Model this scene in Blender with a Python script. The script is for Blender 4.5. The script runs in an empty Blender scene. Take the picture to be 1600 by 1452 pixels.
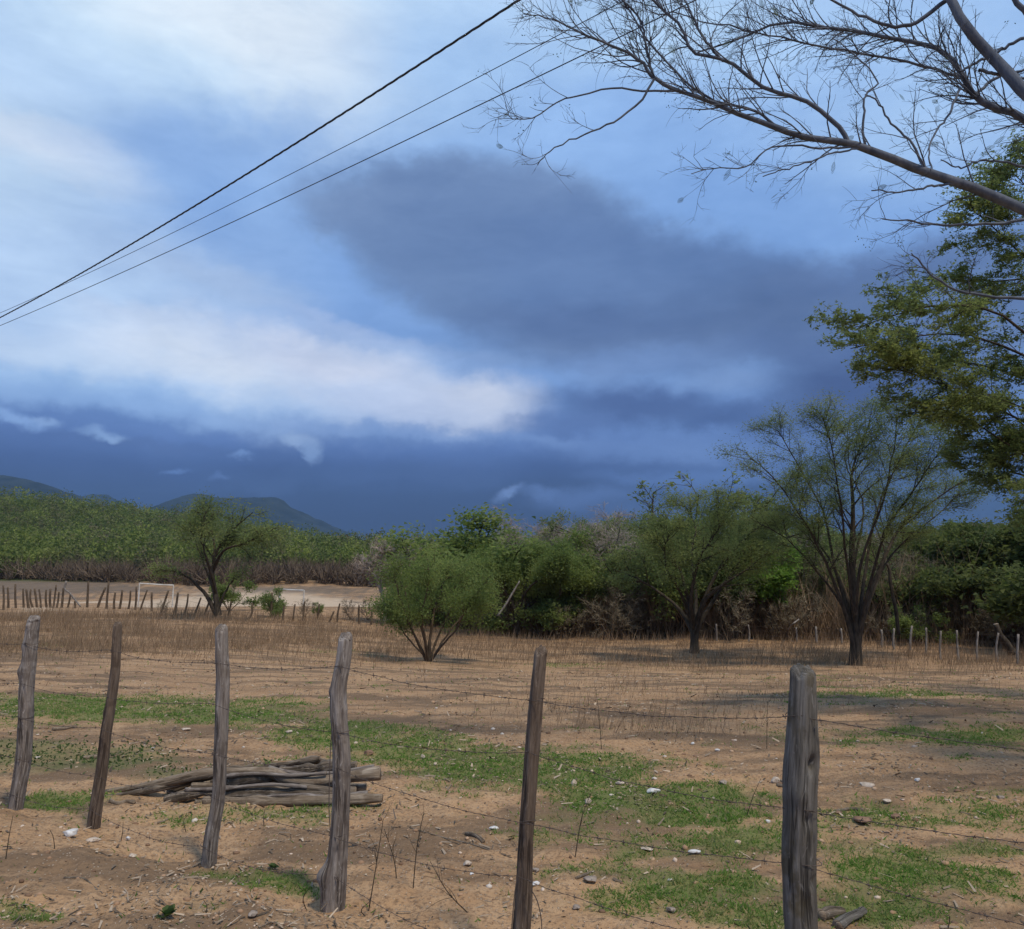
import bpy, math, random
import numpy as np
from mathutils import Vector

# ------------------------------------------------------------------ camera, sky, sun, exposure
F, CX, CY, HZ, CAM_H = 1250.0, 800.0, 726.0, 886.0, 1.9
PITCH = math.atan((HZ - CY) / F)
scn = bpy.context.scene
col = scn.collection
cd = bpy.data.cameras.new('camera'); cam = bpy.data.objects.new('camera', cd); col.objects.link(cam)
cam.location = (0, 0, CAM_H); cam.rotation_euler = (math.pi / 2 + PITCH, 0, 0)
cd.sensor_fit = 'HORIZONTAL'; cd.sensor_width = 36; cd.lens = 36 * F / 1600
cd.clip_start = .05; cd.clip_end = 20000
scn.camera = cam
scn.view_settings.view_transform = 'Standard'; scn.view_settings.look = 'None'
scn.view_settings.exposure = .03; scn.view_settings.gamma = 1; scn.view_settings.use_curve_mapping = False
scn.render.engine = 'CYCLES'
scn.cycles.use_denoising = True
scn.cycles.max_bounces = 5; scn.cycles.diffuse_bounces = 3; scn.cycles.transmission_bounces = 3
scn.cycles.volume_bounces = 0
scn.cycles.sample_clamp_indirect = 4

SUN_EL, SUN_AZ = 60.0, 143.0        # azimuth clockwise from +Y (the view direction)
SUN_STRENGTH = 2.9
SKY_STRENGTH = 0.1
sl = bpy.data.lights.new('sun', 'SUN'); sun = bpy.data.objects.new('sun', sl); col.objects.link(sun)
sl.energy = SUN_STRENGTH; sl.angle = math.radians(7); sl.color = (1.0, .885, .71)
_e, _a = math.radians(SUN_EL), math.radians(SUN_AZ)
sdir = Vector((math.sin(_a) * math.cos(_e), math.cos(_a) * math.cos(_e), math.sin(_e)))
sun.rotation_euler = sdir.to_track_quat('Z', 'Y').to_euler(); sun.location = (30, -10, 40)


def lin(c):
    return tuple((v / 255 / 12.92 if v / 255 <= .04045 else ((v / 255 + .055) / 1.055) ** 2.4) for v in c)


def ray(x, y):
    cp, sp = math.cos(PITCH), math.sin(PITCH)
    a, b = (x - CX) / F, (CY - y) / F
    return (a, cp - b * sp, sp + b * cp)


def P(x, y, depth):
    d = ray(x, y); k = depth / d[1]
    return np.array((d[0] * k, depth, CAM_H + d[2] * k))


def azel(x, y):
    d = ray(x, y); n = math.sqrt(sum(v * v for v in d))
    return math.atan2(d[0], d[1]), math.asin(d[2] / n)


class NT:
    def __init__(s, tree): s.t = tree
    def n(s, typ, ins=None, **kw):
        nd = s.t.nodes.new(typ)
        for k, v in kw.items(): setattr(nd, k, v)
        for k, v in (ins or {}).items():
            sk = nd.inputs[k]
            if isinstance(v, bpy.types.NodeSocket): s.t.links.new(v, sk)
            else: sk.default_value = v
        return nd
    def math(s, op, a, b=None, c=None, clamp=False):
        d = {0: a}
        if b is not None: d[1] = b
        if c is not None: d[2] = c
        return s.n('ShaderNodeMath', d, operation=op, use_clamp=clamp).outputs[0]
    def mix(s, f, a, b, blend='MIX'):
        def c4(v): return v if isinstance(v, bpy.types.NodeSocket) else tuple(v)[:3] + (1,)
        nd = s.n('ShaderNodeMix', data_type='RGBA', blend_type=blend)
        for i, v in ((0, f), (6, c4(a)), (7, c4(b))):
            if isinstance(v, bpy.types.NodeSocket): s.t.links.new(v, nd.inputs[i])
            else: nd.inputs[i].default_value = v
        return nd.outputs[2]
    def ramp(s, f, lo, hi, a=0., b=1., smooth=True):
        return s.n('ShaderNodeMapRange', {0: f, 1: lo, 2: hi, 3: a, 4: b}, interpolation_type='SMOOTHSTEP' if smooth else 'LINEAR').outputs[0]
    def noise(s, vec, scale, detail=4., rough=.55, dist=0., out=0):
        d = {'Scale': scale, 'Detail': detail, 'Roughness': rough, 'Distortion': dist}
        if vec is not None: d['Vector'] = vec
        return s.n('ShaderNodeTexNoise', d).outputs[out]
    def map(s, vec, scale=(1, 1, 1), loc=(0, 0, 0), rot=(0, 0, 0), typ='POINT'):
        return s.n('ShaderNodeMapping', {'Vector': vec, 'Scale': scale, 'Location': loc, 'Rotation': rot}, vector_type=typ).outputs[0]


world = bpy.data.worlds.new('World'); scn.world = world; world.use_nodes = True
wt = world.node_tree; wt.nodes.clear(); W = NT(wt)
sky = W.n('ShaderNodeTexSky', sky_type='NISHITA')
sky.sun_disc = False; sky.sun_elevation = math.radians(SUN_EL); sky.sun_rotation = math.radians(SUN_AZ)
dirv = W.n('ShaderNodeTexCoord').outputs['Generated']
sx = W.n('ShaderNodeSeparateXYZ', {0: dirv})
az = W.math('ARCTAN2', sx.outputs[0], sx.outputs[1]); el = W.math('ARCSINE', sx.outputs[2])
# cloud billows warp the edges of every cloud bank
wn1 = W.noise(W.map(dirv, (1, 1, 1.7)), 3.2, 5, .55, 0, 1)
wn2 = W.noise(W.map(dirv, (1, 1, 1.6), (3, 7, 1)), 11, 5, .6, 0, 1)
def voff(c, k): return W.n('ShaderNodeVectorMath', {0: W.n('ShaderNodeVectorMath', {0: c, 1: (.5, .5, .5)}, operation='SUBTRACT').outputs[0], 'Scale': k}, operation='SCALE').outputs[0]
aev = W.n('ShaderNodeCombineXYZ', {0: az, 1: el}).outputs[0]
w1 = W.n('ShaderNodeVectorMath', {0: aev, 1: voff(wn1, .13)}, operation='ADD').outputs[0]
aew0 = W.n('ShaderNodeVectorMath', {0: w1, 1: voff(wn2, .045)}, operation='ADD').outputs[0]
wn3 = W.noise(W.map(dirv, (1, 1, 1.3), (9, 2, 4)), 34, 4, .6, 0, 1)
aew = W.n('ShaderNodeVectorMath', {0: aew0, 1: voff(wn3, .022)}, operation='ADD').outputs[0]
aes = W.n('ShaderNodeVectorMath', {0: aev, 1: voff(wn2, .02)}, operation='ADD').outputs[0]
aew_s = W.n('ShaderNodeVectorMath', {0: aes, 1: voff(wn3, .030)}, operation='ADD').outputs[0]
# base: the storm gets darker towards the horizon
cr = W.n('ShaderNodeValToRGB', {0: W.ramp(W.math('ADD', el, W.math('MULTIPLY', W.math('SUBTRACT', W.noise(dirv, 4, 4), .5), .05)), -.05, 1.55, 0, 1, False)})
stops = [(886, (10, 18, 46)), (810, (18, 28, 68)), (775, (32, 46, 88)), (738, (56, 78, 130)), (700, (86, 115, 174)), (655, (108, 142, 200)), (600, (122, 158, 214)), (400, (128, 167, 224)),
         (230, (146, 184, 236)), (100, (168, 203, 246)), (0, (178, 210, 248)), (-250, (160, 194, 238)), (-900, (140, 172, 218))]
rp = cr.color_ramp
for i, (row, c) in enumerate(stops):
    pos = (azel(800, row)[1] + .05) / 1.6
    e_ = rp.elements[i] if i < 2 else rp.elements.new(pos)
    e_.position = pos; e_.color = lin(c) + (1,)
colr = cr.outputs[0]
blobs = [  # px, py, rx, ry, rotation (deg, clockwise in view), colour, strength, inner edge, warped by large billows
    (300, 20, 600, 200, 0, (206, 230, 252), 1, .1, 1), (480, 95, 210, 130, 10, (222, 236, 251), .85, .1, 1), (330, 30, 260, 70, 0, (226, 238, 251), .7, .1, 1),
    (-40, 260, 280, 180, 0, (204, 228, 252), .9, .2, 1), (85, 268, 150, 46, 5, (220, 233, 250), .9, .1, 1), (30, 225, 120, 30, 0, (214, 230, 250), .6, .1, 1),
    (330, 250, 260, 70, -14, (142, 178, 230), .8, .1, 1), (700, 120, 240, 110, 0, (152, 190, 238), .6, .1, 1),
    (20, 470, 440, 130, -10, (188, 215, 249), .95, .2, 1), (330, 440, 210, 40, 6, (170, 194, 230), .7, .1, 1),
    (1060, 40, 260, 150, 0, (182, 215, 250), .8, .1, 1), (1450, 190, 330, 130, 0, (172, 206, 247), .8, .1, 1),
    (1180, 330, 330, 110, 8, (128, 168, 226), .8, .2, 1), (960, 210, 260, 90, 0, (138, 177, 232), .7, .1, 1), (420, 355, 120, 60, 0, (150, 184, 232), .5, .1, 1),
    (420, 590, 450, 100, 4, (184, 210, 246), .95, .2, 1), (300, 560, 220, 66, 6, (220, 232, 249), .9, .1, 1), (520, 575, 270, 60, 12, (212, 221, 242), .9, .1, 1),
    (90, 600, 330, 52, 3, (166, 200, 242), .9, .1, 1), (60, 548, 220, 34, 0, (198, 220, 248), .8, .1, 1), (745, 628, 130, 56, 0, (218, 226, 244), .95, .2, 0), (200, 636, 280, 34, 3, (140, 176, 228), .7, .1, 1), (640, 638, 200, 44, 5, (200, 214, 242), .85, .1, 0),
    (240, 505, 160, 26, 10, (206, 222, 247), .6, .1, 1), (560, 520, 190, 22, 14, (176, 196, 232), .6, .1, 1),
    # the slate storm cloud: flat topped with a pointed western end
    (700, 340, 280, 74, 6, (118, 144, 186), .95, .45, 1), (560, 312, 150, 42, -6, (122, 148, 190), .85, .3, 1), (690, 420, 230, 70, 24, (106, 132, 176), .9, .3, 1),
    (830, 420, 320, 120, 14, (106, 133, 178), .95, .55, 1), (1060, 470, 360, 100, 13, (98, 126, 174), .95, .6, 1),
    (1440, 478, 320, 92, -6, (98, 124, 172), .95, .6, 1), (1230, 520, 420, 100, 0, (90, 113, 156), .9, .2, 1), (980, 545, 330, 50, 4, (98, 122, 166), .8, .2, 1), (900, 500, 260, 44, 6, (88, 112, 158), .75, .1, 1), (1330, 560, 260, 60, 0, (80, 104, 154), .7, .1, 1),
    (760, 560, 150, 26, 8, (138, 164, 208), .5, .1, 1),
    (1010, 572, 170, 46, 0, (112, 142, 194), .85, .1, 1), (1140, 592, 120, 26, 0, (122, 152, 202), .8, .1, 0), (1370, 628, 230, 84, -6, (60, 78, 126), .95, .3, 1),
    (1000, 634, 200, 42, 4, (68, 90, 142), .9, .2, 0), (890, 662, 130, 24, 0, (82, 106, 160), .6, .2, 0), (1130, 650, 120, 26, -8, (64, 86, 138), .7, .1, 0),
    (1060, 700, 260, 34, 2, (106, 136, 192), .85, .1, 0), (1150, 742, 160, 26, -4, (92, 122, 180), .7, .1, 0), (1000, 745, 120, 18, 4, (84, 112, 170), .6, .1, 0), (860, 690, 90, 16, 0, (112, 142, 196), .5, .1, 0),
    (600, 674, 330, 15, 2, (132, 162, 214), .6, .1, 0), (560, 738, 300, 22, 0, (62, 84, 132), .5, .1, 1), (250, 700, 260, 14, 3, (74, 98, 150), .5, .1, 0),
    (20, 650, 62, 15, 14, (140, 174, 226), .9, .1, 0), (70, 657, 26, 9, 10, (150, 182, 228), .6, .1, 0), (160, 681, 42, 12, 6, (136, 168, 216), .9, .1, 0), (176, 686, 20, 9, 0, (146, 176, 220), .6, .1, 0), (375, 711, 24, 9, 0, (116, 148, 202), .8, .1, 0),
    (468, 688, 38, 17, 12, (148, 174, 216), .95, .3, 0), (484, 706, 24, 16, 50, (132, 160, 206), .9, .2, 0), (452, 680, 20, 9, 0, (156, 182, 222), .6, .1, 0), (275, 737, 24, 7, 0, (92, 124, 184), .7, .1, 0), (345, 748, 20, 8, 0, (84, 110, 164), .7, .1, 0),
    (797, 768, 30, 12, -16, (106, 132, 184), .9, .2, 0), (850, 772, 50, 12, 0, (90, 116, 170), .7, .1, 0), (920, 776, 110, 24, -6, (78, 102, 156), .8, .1, 0), (980, 796, 140, 22, 0, (62, 84, 134), .6, .1, 0),
    (1500, 760, 300, 70, 0, (48, 68, 102), .8, .2, 1),
]
for (bx, by, rx, ry, rot, c, st, inner, big) in blobs:
    A, E = azel(bx, by)
    v = W.map(aew if big else aew_s, (rx / F, ry / F, 1), (A, E, 0), (0, 0, -math.radians(rot)), 'TEXTURE')
    ln = W.n('ShaderNodeVectorMath', {0: v}, operation='LENGTH').outputs['Value']
    f = W.ramp(ln, 1.12, inner, 0, st)
    colr = W.mix(f, colr, lin(c))
bil = W.noise(W.map(dirv, (1, 1, 2.4), (2, 1, 5)), 5.5, 6, .6, .3)
colr = W.mix(1.0, colr, W.n('ShaderNodeCombineColor', {0: W.ramp(bil, .25, .75, .84, 1.16, False), 1: W.ramp(bil, .25, .75, .87, 1.13, False), 2: W.ramp(bil, .25, .75, .91, 1.09, False)}).outputs[0], 'MULTIPLY')
bil2 = W.noise(W.map(dirv, (1, 1, 3.2), (7, 3, 2)), 13, 6, .62, .6)
colr = W.mix(1.0, colr, W.n('ShaderNodeCombineColor', {0: W.ramp(bil2, .25, .75, .92, 1.08, False), 1: W.ramp(bil2, .25, .75, .935, 1.065, False), 2: W.ramp(bil2, .25, .75, .955, 1.045, False)}).outputs[0], 'MULTIPLY')
cloud10 = W.mix(1.0, colr, (10, 10, 10), 'MULTIPLY')
fin = W.mix(.97, sky.outputs[0], cloud10)
bg = W.n('ShaderNodeBackground', {0: fin, 1: SKY_STRENGTH})
wo = W.n('ShaderNodeOutputWorld'); wt.links.new(bg.outputs[0], wo.inputs[0])

# ------------------------------------------------------------------ numpy noise, mesh helpers
def _hash(ix, iy, iz):
    h = (ix.astype(np.int64) * 374761393 + iy.astype(np.int64) * 668265263 + iz.astype(np.int64) * 2147483647) & 0xffffffff
    h = ((h ^ (h >> 13)) * 1274126177) & 0xffffffff
    return ((h ^ (h >> 16)) & 0xffff) / 65535.0


def vnoise(x, y, z=0.0):
    x, y, z = np.broadcast_arrays(np.asarray(x, float), np.asarray(y, float), np.asarray(z, float))
    ix, iy, iz = np.floor(x), np.floor(y), np.floor(z)
    fx, fy, fz = x - ix, y - iy, z - iz
    fx, fy, fz = [t * t * (3 - 2 * t) for t in (fx, fy, fz)]
    r = 0
    for a in (0, 1):
        for b in (0, 1):
            for c in (0, 1):
                if c == 1 and not np.any(fz): continue
                r = r + _hash(ix + a, iy + b, iz + c) * (fx if a else 1 - fx) * (fy if b else 1 - fy) * (fz if c else 1 - fz)
    return r * 2 - 1


def fbm(x, y, z=0.0, o=4, g=.5):
    s, a, n = 0, 1.0, 0
    for i in range(o):
        s = s + a * vnoise(x * 2.03 ** i + i * 17.3, y * 2.03 ** i - i * 9.1, np.asarray(z, float) * 2.03 ** i); n += a; a *= g
    return s / n


def ss(t):
    t = np.clip(t, 0, 1); return t * t * (3 - 2 * t)


def build_mesh(name, V, faces, mats, attrs=None, smooth=False, matidx=None, uv=None):
    if not isinstance(faces, list): faces = [faces]
    faces = [np.asarray(f, np.int32) for f in faces if len(f)]
    me = bpy.data.meshes.new(name)
    V = np.asarray(V, np.float32)
    me.vertices.add(len(V)); me.vertices.foreach_set('co', V.ravel())
    nl = sum(f.size for f in faces); nf = sum(len(f) for f in faces)
    me.loops.add(nl); me.polygons.add(nf)
    lv = np.concatenate([f.ravel() for f in faces]); me.loops.foreach_set('vertex_index', lv)
    tot = np.concatenate([np.full(len(f), f.shape[1], np.int32) for f in faces])
    st = np.concatenate(([0], np.cumsum(tot)[:-1])).astype(np.int32)
    me.polygons.foreach_set('loop_start', st); me.polygons.foreach_set('loop_total', tot)
    if smooth: me.polygons.foreach_set('use_smooth', np.ones(nf, bool))
    if matidx is not None: me.polygons.foreach_set('material_index', np.asarray(matidx, np.int32))
    me.update(calc_edges=True)
    for k, a in (attrs or {}).items():
        a = np.asarray(a, np.float32)
        if a.ndim == 1: me.attributes.new(k, 'FLOAT', 'POINT').data.foreach_set('value', a)
        else: me.attributes.new(k, 'FLOAT_COLOR', 'POINT').data.foreach_set('color', a.ravel())
    if uv is not None:
        l = me.uv_layers.new(name='UVMap'); l.data.foreach_set('uv', np.asarray(uv, np.float32)[lv].ravel())
    for m in (mats if isinstance(mats, (list, tuple)) else [mats]): me.materials.append(m)
    return me


def add_obj(name, me, parent=None, loc=None):
    o = bpy.data.objects.new(name, me); col.objects.link(o)
    if parent is not None: o.parent = parent
    if loc is not None: o.location = loc
    return o


def tag(o, label=None, cat=None, group=None, kind=None):
    if label: o['label'] = label
    if cat: o['category'] = cat
    if group: o['group'] = group
    if kind: o['kind'] = kind
    return o


def root(name, loc, label, cat, group=None, rz=0):
    o = bpy.data.objects.new(name, None); col.objects.link(o); o.location = loc; o.rotation_euler = (0, 0, rz)
    o.empty_display_size = .2
    return tag(o, label, cat, group)


def copy_tree(o, parent=None):
    c = o.copy(); col.objects.link(c)
    if parent is not None: c.parent = parent
    for ch in list(o.children): copy_tree(ch, c)
    return c


def nrm(v): return v / np.maximum(np.linalg.norm(v, axis=-1, keepdims=True), 1e-9)


def tubes(poly, rad, S=5):
    """poly (N,K,3), rad (N,K) -> verts, quads"""
    N, K, _ = poly.shape
    t = np.empty_like(poly); t[:, 1:-1] = poly[:, 2:] - poly[:, :-2]; t[:, 0] = poly[:, 1] - poly[:, 0]; t[:, -1] = poly[:, -1] - poly[:, -2]
    t = nrm(t); avg = nrm(poly[:, -1] - poly[:, 0])
    ref = np.zeros((N, 3)); ref[np.arange(N), np.argmin(np.abs(avg), axis=1)] = 1
    n1 = nrm(np.cross(t, ref[:, None, :])); n2 = np.cross(t, n1)
    a = np.arange(S) * 2 * math.pi / S
    V = poly[:, :, None, :] + rad[:, :, None, None] * (n1[:, :, None, :] * np.cos(a)[None, None, :, None] + n2[:, :, None, :] * np.sin(a)[None, None, :, None])
    i = np.arange(N)[:, None, None] * K * S + np.arange(K - 1)[None, :, None] * S
    j = np.arange(S)[None, None, :]; j2 = (j + 1) % S
    Q = np.stack([i + j, i + j2, i + S + j2, i + S + j], -1).reshape(-1, 4)
    return V.reshape(-1, 3), Q


class MB:
    def __init__(s): s.v = []; s.f = {3: [], 4: []}; s.n = 0; s.a = []
    def add(s, V, Fc, a=None):
        Fc = np.asarray(Fc); s.v.append(np.asarray(V)); s.f[Fc.shape[1]].append(Fc + s.n); s.n += len(V)
        s.a.append(np.full(len(V), 0.5) if a is None else np.broadcast_to(np.asarray(a, float), (len(V),)))
    def mesh(s, name, mat, smooth=False):
        return build_mesh(name, np.concatenate(s.v), [np.concatenate(s.f[k]) for k in (3, 4) if s.f[k]], mat, {'tint': np.concatenate(s.a)}, smooth)


# ------------------------------------------------------------------ materials
def new_mat(name):
    m = bpy.data.materials.new(name); m.use_nodes = True; m.node_tree.nodes.clear(); return m, NT(m.node_tree)


def finish(m, N, color, rough=.9, bump=None, bump_d=.01, bump_s=.6, trans=0., spec=.2):
    b = N.n('ShaderNodeBsdfPrincipled', {'Base Color': color if isinstance(color, bpy.types.NodeSocket) else tuple(color) + (1,), 'Roughness': rough, 'Specular IOR Level': spec})
    if bump is not None:
        bp = N.n('ShaderNodeBump', {'Height': bump, 'Distance': bump_d, 'Strength': bump_s}); N.t.links.new(bp.outputs[0], b.inputs['Normal'])
    out = N.n('ShaderNodeOutputMaterial'); s = b.outputs[0]
    if trans:
        t = N.n('ShaderNodeBsdfTranslucent', {0: N.mix(1.0, color, (1.4, 1.48, 1.15), 'MULTIPLY') if isinstance(color, bpy.types.NodeSocket) else tuple(color) + (1,)})
        s = N.n('ShaderNodeMixShader', {0: trans, 1: s, 2: t.outputs[0]}).outputs[0]
    N.t.links.new(s, out.inputs[0]); return m


def leaf_mat(name, ca, cb, cc=None, trans=.45, nscale=.6):
    m, N = new_mat(name)
    t = N.n('ShaderNodeAttribute', attribute_name='tint').outputs['Fac']
    c = N.mix(t, ca, cb)
    if cc:
        pos = N.n('ShaderNodeNewGeometry').outputs['Position']
        c = N.mix(N.ramp(N.noise(pos, nscale, 3), .45, .68), c, cc)
    return finish(m, N, c, .75, trans=trans, spec=.12)


def bark_mat(name, ca, cb, scale=14, stretch=.22):
    m, N = new_mat(name)
    v = N.map(N.n('ShaderNodeTexCoord').outputs['Object'], (1, 1, stretch))
    n = N.noise(v, scale, 5, .65)
    return finish(m, N, N.mix(N.ramp(n, .3, .7), ca, cb), .95, n, .02, .7, spec=.1)


def wood_mat(name, dark, mid, pale, stainc=None):
    """weathered wood; UV: u round the stem (metres), v along it (metres)"""
    m, N = new_mat(name)
    uv = N.n('ShaderNodeUVMap').outputs[0]
    ob = N.n('ShaderNodeTexCoord').outputs['Object']
    g = N.noise(N.map(uv, (70, 4.5, 1)), 1, 6, .62, .6)
    g2 = N.noise(N.map(uv, (16, 1.8, 1)), 1, 4, .6, 1.2)
    c = N.mix(N.ramp(g, .32, .66), dark, mid)
    c = N.mix(N.ramp(g2, .42, .72, 0, .85), c, pale)
    c = N.mix(N.ramp(N.noise(ob, 9, 4),   .53, .68, 0, .75), c, stainc or dark)
    crack = N.ramp(N.noise(N.map(uv, (42, 1.3, 1), (5, 2, 0)), 1, 3, .5, 1.5), .60, .68)
    c = N.mix(N.math('MULTIPLY', crack, .75), c, tuple(v * .25 for v in dark))
    fine = N.noise(N.map(uv, (260, 11, 1), (1, 4, 0)), 1, 4, .7, .3)
    c = N.mix(N.ramp(fine, .36, .62, .42, 0), c, dark)
    c = N.mix(N.ramp(N.noise(N.map(uv, (30, 9, 1), (8, 3, 0)), 1, 4, .6, 2.), .60, .72, 0, .6), c, pale)
    h = N.math('SUBTRACT', N.math('ADD', N.math('ADD', g, N.math('MULTIPLY', g2, .8)), N.math('MULTIPLY', fine, .6)), crack)
    return finish(m, N, c, .92, h, .006, .9, spec=.12)


M = {}
M['bark_dark'] = bark_mat('bark_dark', (.030, .025, .019), (.085, .068, .05))
M['bark_brown'] = bark_mat('bark_brown', (.055, .040, .028), (.15, .11, .075))
M['bark_grey'] = bark_mat('bark_grey', (.13, .11, .095), (.30, .27, .24))
M['bark_near_veiled'] = bark_mat('bark_near_veiled', (.080, .094, .122), (.165, .182, .215), 9)  # grey bark with the bluish veil of hazy air painted into its colour
M['twig_brown'] = bark_mat('twig_brown', (.17, .145, .095), (.34, .285, .20), 3, 1)
M['twig_pink'] = bark_mat('twig_pink', (.27, .225, .19), (.46, .39, .34), 3, 1)
M['leaf_olive'] = leaf_mat('leaf_olive', (.095, .125, .048), (.18, .215, .088), (.215, .24, .09), .5)
M['leaf_green'] = leaf_mat('leaf_green', (.105, .145, .045), (.195, .24, .080), (.22, .26, .085), .5)
M['leaf_bright'] = leaf_mat('leaf_bright', (.085, .15, .025), (.15, .25, .05), (.18, .29, .06), .5)
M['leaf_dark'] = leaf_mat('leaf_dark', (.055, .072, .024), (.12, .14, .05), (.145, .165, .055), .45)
M['leaf_near'] = leaf_mat('leaf_near', (.05, .075, .05), (.10, .12, .08))
M['post_a'] = wood_mat('weathered_post_wood', (.12, .095, .08), (.29, .25, .215), (.50, .455, .42))
M['post_b'] = wood_mat('brown_post_wood', (.085, .060, .045), (.18, .135, .10), (.27, .215, .17))
M['post_c'] = wood_mat('grey_post_wood', (.075, .068, .058), (.165, .150, .130), (.27, .255, .235), (.10, .08, .045))
M['log_dark'] = wood_mat('dark_log_wood', (.065, .05, .036), (.20, .155, .115), (.46, .40, .33))
M['cut_wood'] = wood_mat('cut_wood', (.16, .115, .08), (.32, .25, .18), (.46, .38, .29))
M['log_pale'] = wood_mat('pale_log_wood', (.13, .095, .065), (.27, .21, .15), (.45, .38, .30))
m, N = new_mat('rusty_wire'); M['wire'] = finish(m, N, N.mix(N.noise(None, 40), (.05, .04, .035), (.13, .10, .085)), .7, spec=.3)
m, N = new_mat('cable_rubber'); M['cable'] = finish(m, N, N.mix(N.noise(None, 8), (.030, .034, .045), (.05, .055, .07)), .6, spec=.3)
m, N = new_mat('goal_paint'); M['goal'] = finish(m, N, N.mix(N.ramp(N.noise(None, 3), .4, .7), (.58, .55, .50), (.36, .32, .27)), .6)
def stone_mat(name, a, b, c):
    m, N = new_mat(name); ob = N.n('ShaderNodeTexCoord').outputs['Object']
    n = N.noise(ob, 9, 6, .65)
    cc = N.mix(N.ramp(n, .35, .65), a, b); cc = N.mix(N.ramp(N.noise(ob, 22, 3), .58, .7), cc, c)
    return finish(m, N, cc, .9, n, .01, .8)
M['stone_white'] = stone_mat('white_stone', (.50, .48, .45), (.70, .69, .67), (.38, .30, .22))
M['stone_tan'] = stone_mat('tan_stone', (.38, .30, .22), (.58, .49, .40), (.25, .18, .12))
M['stone_grey'] = stone_mat('grey_stone', (.20, .16, .13), (.36, .30, .25), (.12, .10, .08))
M['stone_red'] = stone_mat('brown_stone', (.17, .10, .065), (.28, .175, .115), (.10, .07, .05))
m, N = new_mat('pebbles')
t = N.n('ShaderNodeAttribute', attribute_name='tint').outputs['Fac']
pc = N.n('ShaderNodeValToRGB', {0: t}); r_ = pc.color_ramp; r_.elements[0].color = (.15, .09, .055, 1); r_.elements[1].color = (.74, .70, .65, 1)
for p_, c_ in ((.35, (.34, .21, .125)), (.7, (.46, .31, .20)), (.88, (.58, .46, .36))): e_ = r_.elements.new(p_); e_.color = c_ + (1,)
r_.elements[-1].color = (.55, .50, .44, 1)
M['pebble'] = finish(m, N, pc.outputs[0], .9)
m, N = new_mat('dry_weed')
t = N.n('ShaderNodeAttribute', attribute_name='tint').outputs['Fac']
M['weed'] = finish(m, N, N.mix(t, (.185, .120, .076), (.36, .25, .155)), .9, trans=.2)
m, N = new_mat('dry_litter')
t = N.n('ShaderNodeAttribute', attribute_name='tint').outputs['Fac']
M['litter'] = finish(m, N, N.mix(t, (.07, .05, .035), (.46, .36, .26)), .9)
M['grass'] = leaf_mat('short_grass', (.10, .18, .035), (.19, .30, .062), (.25, .25, .10), .45, 2.5)
m, N = new_mat('mixed_grass'); t = N.n('ShaderNodeAttribute', attribute_name='tint').outputs['Fac']; pos = N.n('ShaderNodeNewGeometry').outputs['Position']
c = N.mix(t, (.09, .165, .03), (.19, .29, .065)); c = N.mix(N.ramp(N.noise(pos, 2.2, 4), .42, .68), c, (.22, .24, .09)); c = N.mix(N.ramp(t, .86, .9), c, (.36, .29, .15))
M['grass'] = finish(m, N, c, .75, trans=.45, spec=.12)
M['herb'] = leaf_mat('dark_herb', (.04, .065, .022), (.10, .14, .045), None, .3)

# ------------------------------------------------------------------ terrain
PITCH_S = (( -16., 92.), 34., 15.)


def fence_d(x, y):      # signed distance from the line of the near fence, positive beyond it
    ax, ay, bx, by = -3.85, 6.5, 1.11, 3.3
    dx, dy = bx - ax, by - ay; L = math.hypot(dx, dy)
    return (-(x - ax) * dy + (y - ay) * dx) / L


PB = [tuple(P(a, b, c)[:2]) for a, b, c in ((24, 1278, 6.5), (142, 1308, 6.06), (324, 1362, 5.34), (524, 1428, 4.73), (803, 1530, 4.04), (1258, 1680, 3.32))]


def base_h(x, y):
    x = np.asarray(x, float); y = np.asarray(y, float)
    xr = ss((x + 16) / 20)
    h = -(.65 + 1.0 * xr) * ss((y - 6.5) / 27)
    # football ground hollow on the left, then the long wooded slope
    lf = 1 - xr
    h = h - (1.75 * lf + .3) * ss((y - 46) / 46)
    h = h + (2.1 * ss((y - 106) / 36)) * ss((20 - x) / 40)
    hx = np.interp(x, [-700, -400, -256, -190, -120, -64, 0, 80], [52, 44, 31.5, 24.5, 12.8, 4.8, 1.8, 1.5])
    h = h + (hx - 1) * np.clip((y - 140) / 255, 0, 1) ** 1.15 * (1 - .9 * ss((y - 450) / 600))
    return h


def H(x, y, micro=True):
    x = np.asarray(x, float); y = np.asarray(y, float)
    h = base_h(x, y)
    d = fence_d(x, y)
    h = h + .11 * ss((-d + .05) / .5) * ss((.4 - x) / 1.6)                      # low bank on the road side
    for (ax_, ay_) in PB: h = h + .035 * np.exp(-((x - ax_) ** 2 + (y - ay_) ** 2) / .022)
    if micro:
        far = np.clip((y - 3) / 60, 0, 1)
        h = h + .05 * fbm(x * .45 + 5, y * .45, 0, 3) * ss((y - 2) / 9) + .25 * far * fbm(x * .06, y * .06, 0, 3)
        h = h + .034 * fbm(x * 2.1, y * 2.1, 0, 3)
        near = 1 / (1 + (np.maximum(y, 0) / 14) ** 2)
        h = h + near * .030 * np.abs(vnoise(x * 4.3, y * 4.3)) * ss(fbm(x * .8, y * .8, 0, 2) * 2 + .7)
        h = h + near * (  .024 * fbm(x * 7, y * 7, 0, 3) + .010 * vnoise(x * 26, y * 26))
    return h


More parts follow.
